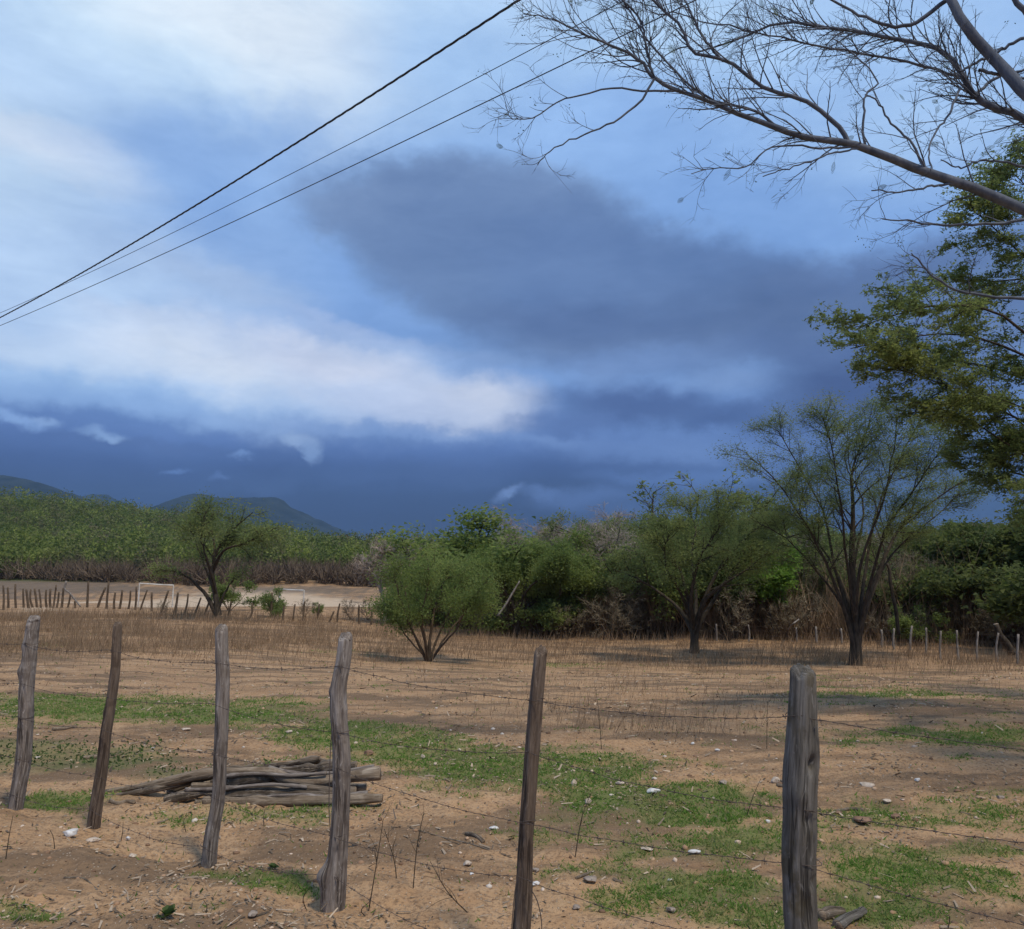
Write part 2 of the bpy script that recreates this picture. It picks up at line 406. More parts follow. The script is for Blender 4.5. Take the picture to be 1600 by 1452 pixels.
def G(px, py):          # the ground point seen at a pixel of the photograph's row/column
    d = ray(px, py); lo, hi = 1.0, 6000.0
    ks = np.geomspace(1.5, 600, 1500)
    z = CAM_H + d[2] * ks - H(d[0] * ks, d[1] * ks, False)
    i = int(np.argmax(z < 0)) if np.any(z < 0) else len(ks) - 1
    a, b = ks[max(i - 1, 0)], ks[i]
    for _ in range(30):
        m_ = (a + b) / 2
        if CAM_H + d[2] * m_ - float(H(d[0] * m_, d[1] * m_, False)) < 0: b = m_
        else: a = m_
    return np.array((d[0] * a, d[1] * a, float(H(d[0] * a, d[1] * a))))


def blob_mask(x, y, lst):
    r = np.zeros_like(x)
    for (px, py, rx, ry, s) in lst:
        c = G(px, py); c2 = G(px, py - ry); c3 = G(px, py + ry)
        ax = rx / F * c[1]; ay = max((c2[1] - c3[1]) / 2, .05)
        k = c[0] / c[1]                                    # patches run away from the viewer along the field
        dx = (x - c[0] - k * (y - c[1])) / ax; dy = (y - c[1]) / ay
        r = np.maximum(r, s * np.exp(-(dx * dx + dy * dy)))
    return r


GRASS = [(1420, 1270, 300, 34, .55), (1520, 1150, 230, 26, .6), (950, 1300, 420, 70, .36), (1350, 1400, 300, 50, .5), (1000, 1400, 250, 40, .42), (1400, 1085, 250, 14, .45), (330, 1280, 260, 16, .4),(820, 1190, 260, 20, .7), (1050, 1240, 250, 26, .7), (1200, 1330, 260, 40, .6), (700, 1175, 200, 18, .7), (1450, 1330, 220, 20, .5), (200, 1100, 360, 16, .7),(90, 1105, 150, 22, 1.), (330, 1115, 190, 17, .95), (-80, 1095, 140, 18, .9), (520, 1150, 120, 20, .9), (640, 1165, 130, 24, 1.), (760, 1195, 130, 26, 1.), (900, 1215, 130, 28, .9), (560, 1135, 90, 14, .8),
         (960, 1250, 110, 24, .9), (1090, 1270, 120, 26, .95), (1150, 1310, 110, 30, 1.), (900, 1300, 70, 18, .5), (1010, 1335, 120, 16, .6), (930, 1360, 120, 22, .7), (1110, 1385, 130, 34, 1.), (1180, 1430, 110, 26, .9),
         (1400, 1365, 120, 30, 1.), (1500, 1375, 100, 24, .8), (1340, 1420, 110, 30, .75), (1350, 1260, 200, 14, .45), (1480, 1290, 160, 14, .5), (1560, 1240, 100, 12, .5), (1500, 1160, 130, 14, .6), (1560, 1120, 90, 8, .4),
         (80, 1250, 60, 16, .95), (130, 1245, 50, 10, .7), (30, 1425, 40, 18, .85), (60, 1440, 50, 16, .8), (420, 1385, 70, 18, .8), (340, 1370, 60, 10, .6), (480, 1400, 60, 14, .5), (400, 1270, 120, 12, .55), (520, 1262, 80, 8, .5),
         (590, 1075, 40, 8, .3), (900, 1040, 120, 5, .4), (560, 1022, 100, 5, .3), (60, 1010, 60, 5, .5), (900, 1140, 70, 8, .4), (1270, 1060, 120, 8, .3)]
HERB = [(120, 1185, 170, 22, 1.), (60, 1170, 90, 16, .9), (250, 1205, 90, 12, .7), (-60, 1190, 100, 30, .9), (430, 1165, 70, 7, .4)]
SAND = [(400, 946, 230, 5, 1.), (180, 941, 170, 2.5, .7), (600, 948, 90, 5, .7), (60, 950, 60, 3, .5)]
DARKG = [(480, 922, 200, 8, .75), (330, 918, 120, 8, .6), (560, 932, 90, 4, .6),(20, 912, 190, 9, 1.3), (150, 921, 170, 5, 1.1), (60, 934, 150, 3, .8), (290, 930, 120, 2.5, .6), (520, 926, 90, 2.5, .6), (430, 915, 60, 3, .5), (560, 940, 60, 3, .5)]

ys = np.concatenate([-np.geomspace(1500, 4, 26), np.linspace(-3, 2.2, 18), np.arange(2.25, 11, .045)])
y_ = ys[-1]; ext = []
while y_ < 6400: y_ += max(.05, y_ * .0165); ext.append(y_)
ys = np.concatenate([ys, ext])
ui = np.arange(-1.0, 1.0001, .0046)
rows = []
so = np.linspace(0, 1, 26)[1:]
for y in ys:
    w = min(max(y, 0) + 4, 5000)
    xi = ui * w; e_ = xi[-1]
    xo = e_ * (6400 / e_) ** (so ** 1.2)
    rows.append(np.concatenate([-xo[::-1], xi, xo]))
X = np.array(rows); Y = np.repeat(ys[:, None], X.shape[1], 1)
Z = H(X, Y)
flat = lambda a: a.ravel()
nn = fbm(X * 1.3, Y * 1.3, 0, 4); n2 = fbm(X * 5.5, Y * 5.5, 3, 3)
vis = (Y > 1.5) & (Y < 200) & (np.abs(X) < 160)
mg = np.zeros_like(X); mh = np.zeros_like(X); msd = np.zeros_like(X); mdk = np.zeros_like(X)
mg[vis] = blob_mask(X[vis], Y[vis], GRASS); mh[vis] = blob_mask(X[vis], Y[vis], HERB); msd[vis] = blob_mask(X[vis], Y[vis], SAND); mdk[vis] = blob_mask(X[vis], Y[vis], DARKG)
def gmask(v, a, b): return ss((v + .32 * a + .26 * b - .20) / .55)
green = gmask(mg, nn, n2); herb = gmask(mh, nn, n2)
sand = ss((msd + .15 * nn - .3) / .3)
forest = ss((Y - 138 - 6 * fbm(X * .05, Y * .05, 0, 2)) / 10)
dark = np.clip(ss((mdk + .45 * nn + .2 * n2 - .25) / .5) + .45 * herb, 0, 1)
A_ = np.stack([flat(np.maximum(green, herb * .6)), flat(sand), flat(dark), flat(forest)], -1)
nr, nc = X.shape
idx = np.arange(nr * nc).reshape(nr, nc)
Q = np.stack([idx[:-1, :-1], idx[:-1, 1:], idx[1:, 1:], idx[1:, :-1]], -1).reshape(-1, 4)

m, N = new_mat('dry_earth')
att = N.n('ShaderNodeAttribute', attribute_name='cover')
sc_ = N.n('ShaderNodeSeparateColor', {0: att.outputs['Color']})
pos = N.n('ShaderNodeNewGeometry').outputs['Position']
nA = N.noise(pos, .55, 5, .6); nB = N.noise(pos, 4.5, 5, .65); nC = N.noise(pos, 34, 4, .7); nD = N.noise(N.map(pos, (.35, 1.1, 1)), 1.1, 5, .62, .5)
c = N.mix(N.ramp(nA, .3, .7), (.335, .200, .106), (.440, .272, .146))
c = N.mix(N.ramp(nB, .38, .70, 0, .6), c, (.49, .330, .195))
c = N.mix(N.ramp(nC, .47, .64, 0, .7), c, (.155, .098, .060))
c = N.mix(N.ramp(nD, .45, .60, 0, .75), c, (.125, .086, .056))
vor = N.n('ShaderNodeTexVoronoi', {'Vector': pos, 'Scale': 46., 'Randomness': 1.}); vd = vor.outputs['Distance']
vsel = N.n('ShaderNodeSeparateColor', {0: vor.outputs['Color']}).outputs[0]
peb = N.math('MULTIPLY', N.ramp(vd, .34, .22), N.ramp(vsel, .62, .66))
c = N.mix(N.math('MULTIPLY', peb, .7), c, (.44, .34, .25))
c = N.mix(N.math('MULTIPLY', sc_.outputs[1], .9), c, (.50, .385, .27))
c = N.mix(N.math('MULTIPLY', sc_.outputs[2], .75), c, (.115, .095, .075))
c = N.mix(N.math('MULTIPLY', sc_.outputs[0], N.ramp(nB, .3, .55, .35, .85)), c, (.13, .16, .05))
fo = att.outputs['Alpha']
c = N.mix(fo, c, N.mix(N.ramp(nA, .35, .65), (.045, .055, .018), (.09, .10, .035)))
hgt = N.math('ADD', N.math('ADD', N.math('MULTIPLY', nB, 1.2), N.math('MULTIPLY', nC, .8)), N.math('MULTIPLY', peb, .5))
M['ground'] = finish(m, N, c, .96, hgt, .03, .75, spec=.08)
me = build_mesh('ground', np.stack([flat(X), flat(Y), flat(Z)], -1), Q, M['ground'], {'cover': A_}, True)
tag(add_obj('ground', me), 'dry sandy field with patches of short green grass', kind='structure')

# ------------------------------------------------------------------ far mountains
m, N = new_mat('mountain_scrub')
pos = N.n('ShaderNodeNewGeometry').outputs['Position']
nm = N.noise(pos, .012, 6, .65); nk = N.noise(N.map(pos, (1, 1, .35)), .02, 5, .7)
cm = N.mix(N.ramp(nm, .35, .65), (.008, .014, .012), (.022, .030, .024))
cm = N.mix(N.ramp(nk, .66, .76, 0, .35), cm, (.16, .15, .15))
M['mountain'] = finish(m, N, cm, 1, nm, 20, .8)


def mountain(name, prof, D, thick, seed, label):
    xs = np.linspace(prof[0][0], prof[-1][0], 260); rw = np.interp(xs, [p[0] for p in prof], [p[1] for p in prof])
    wx = (xs - CX) / F * D
    hh = np.array([P(a, b, D)[2] for a, b in zip(xs, rw)]); hh = np.maximum(hh, -3)
    v = np.linspace(-1, 1, 90)
    XX, VV = np.meshgrid(wx, v); HH = np.repeat(hh[None], 90, 0)
    n_ = 1 - np.abs(fbm(XX * .0042 + seed, VV * 3 + seed, 0, 5, .55)) * 2
    fall = (1 - np.abs(VV)) ** .8
    Zz = HH * np.clip(fall + .30 * n_ * fall * (1 - fall) * 2, 0, 1.0) + 9 * fbm(XX * .02, VV * 14, seed, 4) * fall - 8 * (1 - fall)
    Yy = D + VV * thick + 60 * fbm(XX * .003, VV * 2, seed, 3)
    i_ = np.arange(XX.size).reshape(XX.shape)
    Qm = np.stack([i_[:-1, :-1], i_[:-1, 1:], i_[1:, 1:], i_[1:, :-1]], -1).reshape(-1, 4)
    me = build_mesh(name, np.stack([XX.ravel(), Yy.ravel(), Zz.ravel()], -1), Qm, M['mountain'], None, True)
    tag(add_obj(name, me), label, kind='structure')


mountain('mountain', [(-420, 800), (-300, 748), (-150, 735), (0, 742), (40, 748), (70, 757), (100, 770), (150, 782), (200, 796), (260, 806), (340, 826), (420, 850), (520, 884)], 3000, 900, 1.3, 'dark blue green ridge falling away at the far left')
mountain('mountain', [(60, 800), (110, 780), (140, 772), (165, 773), (190, 784), (220, 797), (300, 840), (360, 884)], 4100, 600, 5.1, 'small rounded summit peeping behind the left ridge')
mountain('mountain', [(190, 860), (240, 806), (262, 790), (285, 777), (305, 772), (328, 773), (345, 779), (370, 777), (400, 776), (425, 776), (440, 782), (452, 793), (480, 804), (520, 822), (550, 836), (580, 850), (610, 862), (660, 884)], 3600, 800, 9.7, 'flat topped hazy mountain behind the wooded slope')
mountain('hill', [(540, 884), (600, 866), (640, 853), (670, 851), (700, 852), (730, 860), (790, 872), (900, 884)], 4600, 500, 14.2, 'low dark hill on the horizon beside the round tree')

# ------------------------------------------------------------------ plants: growth engine
def rng_(s): return np.random.default_rng(s)


def grow(rng, P0, D0, L, R, K, wig, up=0., taper=.35, gvec=(0, 0, 1)):
    N_ = len(P0); pts = np.empty((N_, K, 3)); pts[:, 0] = P0; d = nrm(D0); g = np.array(gvec)
    mom = rng.normal(size=(N_, 3)) * wig * .6
    for k in range(1, K):
        mom = mom * .5 + rng.normal(size=(N_, 3)) * wig * .6
        d = nrm(d + mom + g * up); pts[:, k] = pts[:, k - 1] + d * (L / (K - 1))[:, None]
    rad = R[:, None] * np.linspace(1, taper, K)[None]
    return pts, rad


def kids(rng, pts, rad, n, t0, t1, ang, lmin, lmax, flat_=0., K=4, wig=.15, up=0., rf=.55, rmin=.004, bias=None, by_len=True, rmax=9.):
    N_, K0, _ = pts.shape
    ln = np.linalg.norm(np.diff(pts, axis=1), axis=2).sum(1)
    w = ln / ln.sum() if by_len else np.full(N_, 1 / N_)
    pi = rng.choice(N_, n, p=w)
    t = t0 + (t1 - t0) * rng.random(n) ** .8
    f = t * (K0 - 1); i0 = np.minimum(f.astype(int), K0 - 2); fr = (f - i0)[:, None]
    p = pts[pi, i0] * (1 - fr) + pts[pi, i0 + 1] * fr
    tg = nrm(pts[pi, i0 + 1] - pts[pi, i0])
    r = (rad[pi, i0] * (1 - fr[:, 0]) + rad[pi, i0 + 1] * fr[:, 0])
    rnd = rng.normal(size=(n, 3)); rnd[:, 2] *= (1 - flat_)
    perp = nrm(rnd - (rnd * tg).sum(1, keepdims=True) * tg)
    a = np.radians(ang) * (0.6 + .8 * rng.random(n))[:, None]
    d = tg * np.cos(a) + perp * np.sin(a)
    if bias is not None: d = d + np.array(bias)
    d[:, 2] *= (1 - flat_ * .6)
    L = (lmin + (lmax - lmin) * rng.random(n)) * (1.15 - .55 * t)
    R = np.clip(r * rf, rmin, rmax)
    return grow(rng, p, d, L, R, K, wig, up)


def smooth_path(pts, n):
    pts = np.asarray(pts, float); k = len(pts)
    ext = np.vstack([2 * pts[0] - pts[1], pts, 2 * pts[-1] - pts[-2]])
    out = []
    for t in np.linspace(0, k - 1, n):
        i = min(int(t), k - 2); u = t - i; p0, p1, p2, p3 = ext[i:i + 4]
        out.append(.5 * ((2 * p1) + (-p0 + p2) * u + (2 * p0 - 5 * p1 + 4 * p2 - p3) * u * u + (-p0 + 3 * p1 - 3 * p2 + p3) * u ** 3))
    return np.array(out)


def leaf_quads(rng, pos, size, flat_=.5, asp=.5, tri=False):
    n = len(pos)
    a = rng.normal(size=(n, 3)); a[:, 2] *= (1 - flat_); a = nrm(a)
    b = rng.normal(size=(n, 3)); b[:, 2] *= (1 - flat_ * .7); b = nrm(np.cross(a, np.cross(a, b)) * -1)
    a = a * size[:, None]; b = b * (size * asp)[:, None]
    if tri:
        V = np.stack([pos - a * .5 - b * .5, pos + a * .5, pos - a * .2 + b * .6], 1).reshape(-1, 3)
        return V, np.arange(n * 3).reshape(-1, 3)
    V = np.stack([pos - a * .5, pos - b * .5, pos + a * .5, pos + b * .5], 1).reshape(-1, 3)
    return V, np.arange(n * 4).reshape(-1, 4)


def leaves_on(rng, pts, n, spread, size, flat_=.5, asp=.5, tri=False, t0=.15):
    N_, K0, _ = pts.shape
    pi = rng.integers(0, N_, n); t = t0 + (1 - t0) * rng.random(n)
    f = t * (K0 - 1); i0 = np.minimum(f.astype(int), K0 - 2); fr = (f - i0)[:, None]
    p = pts[pi, i0] * (1 - fr) + pts[pi, i0 + 1] * fr
    off = rng.normal(size=(n, 3)) * spread; off[:, 2] *= (1 - flat_ * .85)
    p = p + off
    V, Fq = leaf_quads(rng, p, size * (.6 + .8 * rng.random(n)), flat_, asp, tri)
    k = 3 if tri else 4
    tw = rng.random(N_)[pi] * .5 + rng.random(n) * .5
    return V, Fq, np.repeat(tw, k)


def px_limbs(limbs, z0, rng, scale, pts_n=14, tp=1.):
    """limbs: [( [(px,py,ddepth?)...], r0_px, r1_px )] -> (N,K,3),(N,K); depth spreads away from z0"""
    Ps, Rs = [], []
    for (pl, r0, r1) in limbs:
        pp = [P(q[0], q[1], z0 + (q[2] if len(q) > 2 else 0)) for q in pl]
        sp = smooth_path(pp, pts_n)
        Ps.append(sp); Rs.append((r1 + (r0 - r1) * np.linspace(1, 0, pts_n) ** tp) * scale)
    return np.array(Ps), np.array(Rs)


def local(V, o): return V - np.asarray(o)[None]


def tree_obj(name, base, wood, crown, wmat, cmat, label, cat='tree', group=None):
    r = root(name, tuple(base), label, cat, group)
    if wood: add_obj('trunk', wood.mesh('trunk', wmat, True), r)
    if crown: add_obj('crown', crown.mesh('crown', cmat), r)
    return r


# --- the near bare tree whose limbs hang in from the right
def near_tree():
    rng = rng_(11); s = 7.2 / F; z = 7.2
    L = [
        ([(1960, 560, -.5), (1780, 415, -.3), (1700, 372, -.1), (1600, 328, 0), (1520, 292), (1440, 266), (1380, 243), (1330, 224), (1290, 219), (1240, 211), (1170, 185), (1110, 161), (1060, 142)], 11, 3.2),
        ([(1060, 142), (1022, 122), (995, 92), (945, 68), (900, 48), (860, 30), (818, 22)], 3.6, .8),
        ([(1325, 222), (1305, 192), (1255, 157), (1195, 137), (1135, 95), (1085, 84), (1062, 40), (1020, 0), (985, -45)], 4.2, 1.8),
        ([(1900, 420, .2), (1750, 290, .3), (1660, 230, .4), (1600, 186, .5), (1560, 171, .5), (1522, 150, .5), (1497, 106, .5), (1455, 72, .6), (1380, 58, .7), (1300, 44, .8), (1220, 36, .8), (1160, 60, .8), (1090, 82, .8)], 9, 1.4),
        ([(1960, 500, -.5), (1800, 340, -.4), (1680, 220, -.3), (1600, 140, -.2), (1550, 88, 0), (1510, 42, 0), (1485, -5, .1), (1460, -60, .2), (1420, -130, .3)], 12.5, 6),
        ([(1700, 90, .6), (1630, 40, .7), (1590, 5, .7), (1560, -40, .8)], 7, 4),
        ([(1060, 142), (1005, 142), (955, 138), (905, 150), (870, 160), (832, 184), (800, 186), (790, 165)], 1.9, .7),
        ([(1022, 124), (1000, 160), (955, 192), (905, 213), (862, 236), (840, 258)], 2.2, .8),
        ([(1340, 228), (1290, 232), (1240, 228), (1200, 232), (1165, 262), (1120, 262), (1080, 272)], 2.0, .7),
        ([(1345, 232), (1300, 240), (1250, 258), (1192, 276)], 1.8, .9),
        ([(1700, 330, .3), (1600, 345, .3), (1530, 350, .3), (1470, 352, .3), (1430, 346, .3), (1378, 342, .3)], 3.5, 1.1),
        ([(1500, 286), (1455, 292), (1405, 300), (1362, 298)], 2.4, 1.0),
        ([(1700, 470, .8), (1600, 466, .8), (1555, 464, .8), (1500, 455, .8), (1460, 435, .8), (1440, 410, .8), (1424, 396, .8)], 3.6, 1.2),
        ([(1352, 228), (1350, 180), (1352, 148), (1372, 128), (1340, 90), (1300, 60)], 2.2, .9),
        ([(1445, 268), (1425, 225), (1390, 190), (1372, 160), (1352, 148)], 2.2, 1.2),
        ([(1500, 138, .4), (1482, 180, .3), (1460, 210, .2), (1452, 245, .1), (1462, 280)], 2.2, 1.1),
        ([(1500, 120, .5), (1430, 100, .6), (1340, 82, .7), (1270, 70, .7), (1200, 55, .7), (1130, 40, .7), (1050, 18, .7)], 2.6, 1.),
        ([(1600, 60, .2), (1540, 90, .3), (1500, 112, .3)], 3, 2), ([(1530, 110), (1580, 120), (1640, 128)], 3, 2),
        ([(1480, 0, .2), (1420, 40, .3), (1360, 30, .4), (1300, 0, .5), (1250, -40, .5)], 4, 1.5),
        ([(1240, 210), (1205, 190), (1180, 172), (1120, 160), (1075, 130), (1040, 95), (1010, 60), (985, 20), (960, -20)], 2.6, 1.2),
        ([(1520, 150, .5), (1560, 120, .5), (1600, 110, .5), (1650, 90, .5)], 3, 2),
        ([(1600, 260, .4), (1540, 250, .4), (1500, 262, .3), (1470, 250, .3)], 2.2, 1),
        ([(1130, 95), (1100, 60), (1080, 20), (1060, -20)], 2.6, 1.4), ([(1022, 122), (1010, 80), (1000, 30), (960, -10)], 2.6, 1.4),
    ]
    pts, rad = px_limbs(L, z, rng, s, 22, 1.15)
    pts[:, 1:-1] += rng.normal(size=pts[:, 1:-1].shape) * .006
    fork = np.array((7.4, 6.2, 3.1)); base = np.array((8.0, 5.8, float(H(8.0, 5.8))))
    tp = smooth_path([base, base + (.0, .05, .9), base + (-.2, .1, 1.9), fork, (6.7, 6.6, 4.0)], 16)[None]
    tr = np.linspace(.30, .13, 16)[None]
    ex = []
    for a, b in (((7.4, 6.2, 3.1), pts[0, 0]), ((7.5, 6.1, 3.0), pts[3, 0]), ((7.6, 6.0, 2.9), pts[4, 0]), ((7.4, 6.2, 3.3), (8.6, 4.6, 6.5)), ((7.6, 6.0, 3.0), (9.8, 7.5, 6.8)), (pts[4, 0], (6.4, 4.2, 7.5)), ((6.7, 6.6, 4.0), pts[12, 0]), ((6.7, 6.6, 4.0), pts[10, 0]), (pts[3, 0], pts[5, 0])):
        a, b = np.array(a), np.array(b); ex.append(smooth_path([a, (a + b) / 2 + rng.normal(size=3) * .12, b], 22))
    exr = np.array([np.linspace(.17, .125, 22)] * 5 + [np.linspace(.1, .06, 22)] + [np.linspace(.05, .022, 22)] * 2 + [np.linspace(.07, .05, 22)])
    ex = np.array(ex)
    wood = MB(); V, Fq = tubes(tp, tr, 14); wood.add(local(V, base), Fq)
    for a_, b_ in ((pts, rad), (ex, exr)):
        V, Fq = tubes(a_, b_, 9); wood.add(local(V, base), Fq)
    # off-frame crown so the tree is whole
    o1 = kids(rng, ex[[0, 1, 2, 3, 4, 5]], exr[[0, 1, 2, 3, 4, 5]], 34, .3, 1, 45, 1.0, 2.4, .1, 8, .14, .03, .5, .02)
    # visible twigs
    fine = np.array([i for i in range(len(L)) if i not in (4, 5)])
    k1 = kids(rng, pts[fine], rad[fine], 170, .2, 1, 46, .25, .85, .25, 7, .17, .02, .5, .0034, (-.25, 0, .1), True, .0085)
    up = pts[[1, 2, 16, 20, 23, 24, 3]], rad[[1, 2, 16, 20, 23, 24, 3]]
    k1b = kids(rng, up[0], up[1], 250, .1, 1, 44, .3, .95, .15, 7, .17, .04, .5, .0034, (-.2, 0, .3), True, .0075)
    s2 = [np.concatenate(v) for v in zip(k1, k1b)]
    k2 = kids(rng, s2[0], s2[1], 2300, .15, 1, 42, .10, .36, .1, 5, .2, .02, .6, .0022, None, True, .0034)
    k3 = kids(rng, k2[0], k2[1], 2800, .2, 1, 40, .05, .14, .1, 3, .2, 0, .8, .0018, None, True, .0022)
    o2 = kids(rng, o1[0], o1[1], 260, .2, 1, 45, .4, 1.2, .1, 5, .16, .02, .5, .006)
    o3 = kids(rng, o2[0], o2[1], 900, .2, 1, 45, .2, .5, .1, 3, .16, .02, .5, .004)
    for a_, sd in ((s2, 5), (k2, 3), (o1, 5), (o2, 3), (o3, 3)):
        V, Fq = tubes(a_[0], a_[1], sd); wood.add(local(V, base), Fq)
    V, Fq = tubes(k3[0], k3[1], 3); wood.add(local(V, base), Fq)
    # small pinnate leaves left on some twigs
    crown = MB(); allp = k3[0]; sel = rng.choice(len(allp), 300)
    for i in sel:
        p0, p1 = allp[i, 1], allp[i, -1]; ax = nrm(p1 - p0 + np.array((0, 0, -.01)))
        if rng.random() < .4:
            side = nrm(np.cross(ax, rng.normal(size=3))); n_ = 9; t = np.linspace(0, .07 + .04 * rng.random(), n_)
            for sg in (-1, 1):
                a_ = p1 + ax * t[:, None]; b_ = a_ + side * sg * (.024 * np.sin(np.linspace(.5, 2.9, n_)))[:, None] + ax * .010; w_ = ax * .0055
                V = np.stack([a_ - w_ * .4, b_ - w_ * .5, b_ + w_ * .5, a_ + w_ * .4], 1).reshape(-1, 3); crown.add(local(V, base), np.arange(n_ * 4).reshape(-1, 4), rng.random())
        else:
            V, Fq = leaf_quads(rng, p1 + rng.normal(size=(5, 3)) * .025, np.full(5, .022), .2, .5); crown.add(local(V, base), Fq, rng.random())
    tree_obj('bare_tree', base, wood, crown, M['bark_near_veiled'], M['leaf_near'], 'nearly leafless tree reaching dark branches across the top right of the sky')


def limb_tree(name, label, seed, z, limbs, rscale, lv, leaf, wmat, cmat, group=None, extra=None, base_px=None, trunk=None, S=7):
    """explicit limbs (photo directions at depth z), two generated levels of twigs, then leaves"""
    rng = rng_(seed); s = z / F * rscale
    pts, rad = px_limbs(limbs, z, rng, s, 14, 1.7)
    k = np.linspace(0, 1, 14)[None, :, None]
    pts = pts + rng.normal(size=pts.shape) * .012 * z / 12 * k
    bx = pts[0, 0].copy(); base = np.array((bx[0], bx[1], min(bx[2], float(H(bx[0], bx[1])))))
    wood = MB(); V, Fq = tubes(pts, rad, S); wood.add(local(V, base), Fq)
    P1, R1 = pts, rad
    if extra is not None:
        P1 = np.concatenate([P1, extra[0]]); R1 = np.concatenate([R1, extra[1]]); V, Fq = tubes(extra[0], extra[1], 6); wood.add(local(V, base), Fq)
    prev = (P1, R1)
    for q in lv:
        q = dict(q); sd = q.pop('S', 3)
        nxt = kids(rng, prev[0], prev[1], **q); V, Fq = tubes(nxt[0], nxt[1], sd); wood.add(local(V, base), Fq)
        prev = nxt
    crown = None
    if leaf:
        crown = MB(); V, Fq, t = leaves_on(rng, prev[0], **leaf); V = V
        crown.add(local(V, base), Fq, t)
    return tree_obj(name, base, wood, crown, wmat, cmat, label, 'tree', group)


near_tree()

# --- feathery tree at the right edge
ex_r = rng_(5); exP = []
tb = np.array((10.2, 10.4, float(H(10.2, 10.4))))
for e in ((9.5, 8.0, 7.0), (12.5, 9.0, 7.4), (14, 11, 7.3), (12, 13.5, 7.4), (11.5, 15, 7.0), (11, 11.5, 7.6), (13.5, 13, 6), (10, 7, 6.4), (8.5, 6.3, 6.2), (10.5, 5.4, 6.4), (12.4, 6.8, 6.8), (7.8, 7.6, 6.6), (11.5, 5.8, 6.5), (9.5, 7.2, 6.8), (10.8, 8.2, 7.2), (8.8, 9.0, 6.6), (9.0, 5.0, 5.8), (14.5, 9, 6)):
    e = np.array(e); exP.append(smooth_path([tb + (0, 0, .1), tb + (0, 0, 1.6), (tb + e) / 2 + (0, 0, .6), e], 14))
exP = np.array(exP); exR = np.array([np.linspace(.13, .02, 14)] * len(exP))
limb_tree('feathery_tree', 'large feathery olive green tree leaning in from the right edge', 21, 10.8, [
    ([(1990, 1080), (1900, 900), (1800, 740), (1700, 620), (1600, 555), (1500, 522), (1410, 528), (1330, 546)], 9, 1),
    ([(1990, 1080), (1880, 800), (1780, 620), (1680, 470), (1600, 400), (1545, 350), (1515, 325)], 8, 1),
    ([(1990, 1080), (1860, 860), (1740, 740), (1640, 680), (1540, 630), (1460, 596), (1400, 575)], 8, 1),
    ([(1990, 1080), (1880, 920), (1760, 800), (1640, 740), (1570, 690), (1500, 650), (1430, 628)], 7, 1),
    ([(1900, 940, .6), (1740, 760, .6), (1600, 745, .6), (1555, 715, .6), (1505, 735, .6)], 5, .8),
    ([(1850, 700), (1740, 520), (1660, 380), (1610, 300), (1575, 262)], 6, 1),
    ([(1800, 740, -1), (1660, 580, -1), (1560, 490, -1), (1460, 478, -1), (1380, 500, -1), (1345, 512, -1)], 5, .8),
    ([(1850, 800, 1), (1720, 640, 1), (1620, 600, 1), (1530, 570, 1), (1450, 560, 1), (1400, 545, 1)], 5, .8),
    ([(1850, 800, -.6), (1720, 700, -.6), (1600, 640, -.6), (1500, 600, -.6)], 5, .8),
    ([(1800, 700, .6), (1700, 540, .6), (1640, 440, .6), (1560, 440, .6), (1490, 440, .6), (1440, 460, .6)], 5, .8),
    ([(1900, 900, -1), (1760, 820, -1), (1660, 770, -1), (1580, 790, -1)], 5, 1),
    ([(1800, 850, .5), (1680, 720, .5), (1600, 665, .5), (1540, 600, .5)], 5, 1),
], .72, [dict(n=900, t0=.34, t1=1, ang=46, lmin=.35, lmax=1.0, flat_=.35, K=6, wig=.12, up=-.02, rf=.4, rmin=.006, S=4),
          dict(n=11000, t0=.05, t1=1, ang=44, lmin=.12, lmax=.5, flat_=.55, K=4, wig=.12, rf=.6, rmin=.003, rmax=.007, S=3)],
    dict(n=260000, spread=.032, size=.052, flat_=.45, asp=.42, tri=True), M['bark_dark'], M['leaf_olive'], extra=(exP, exR))

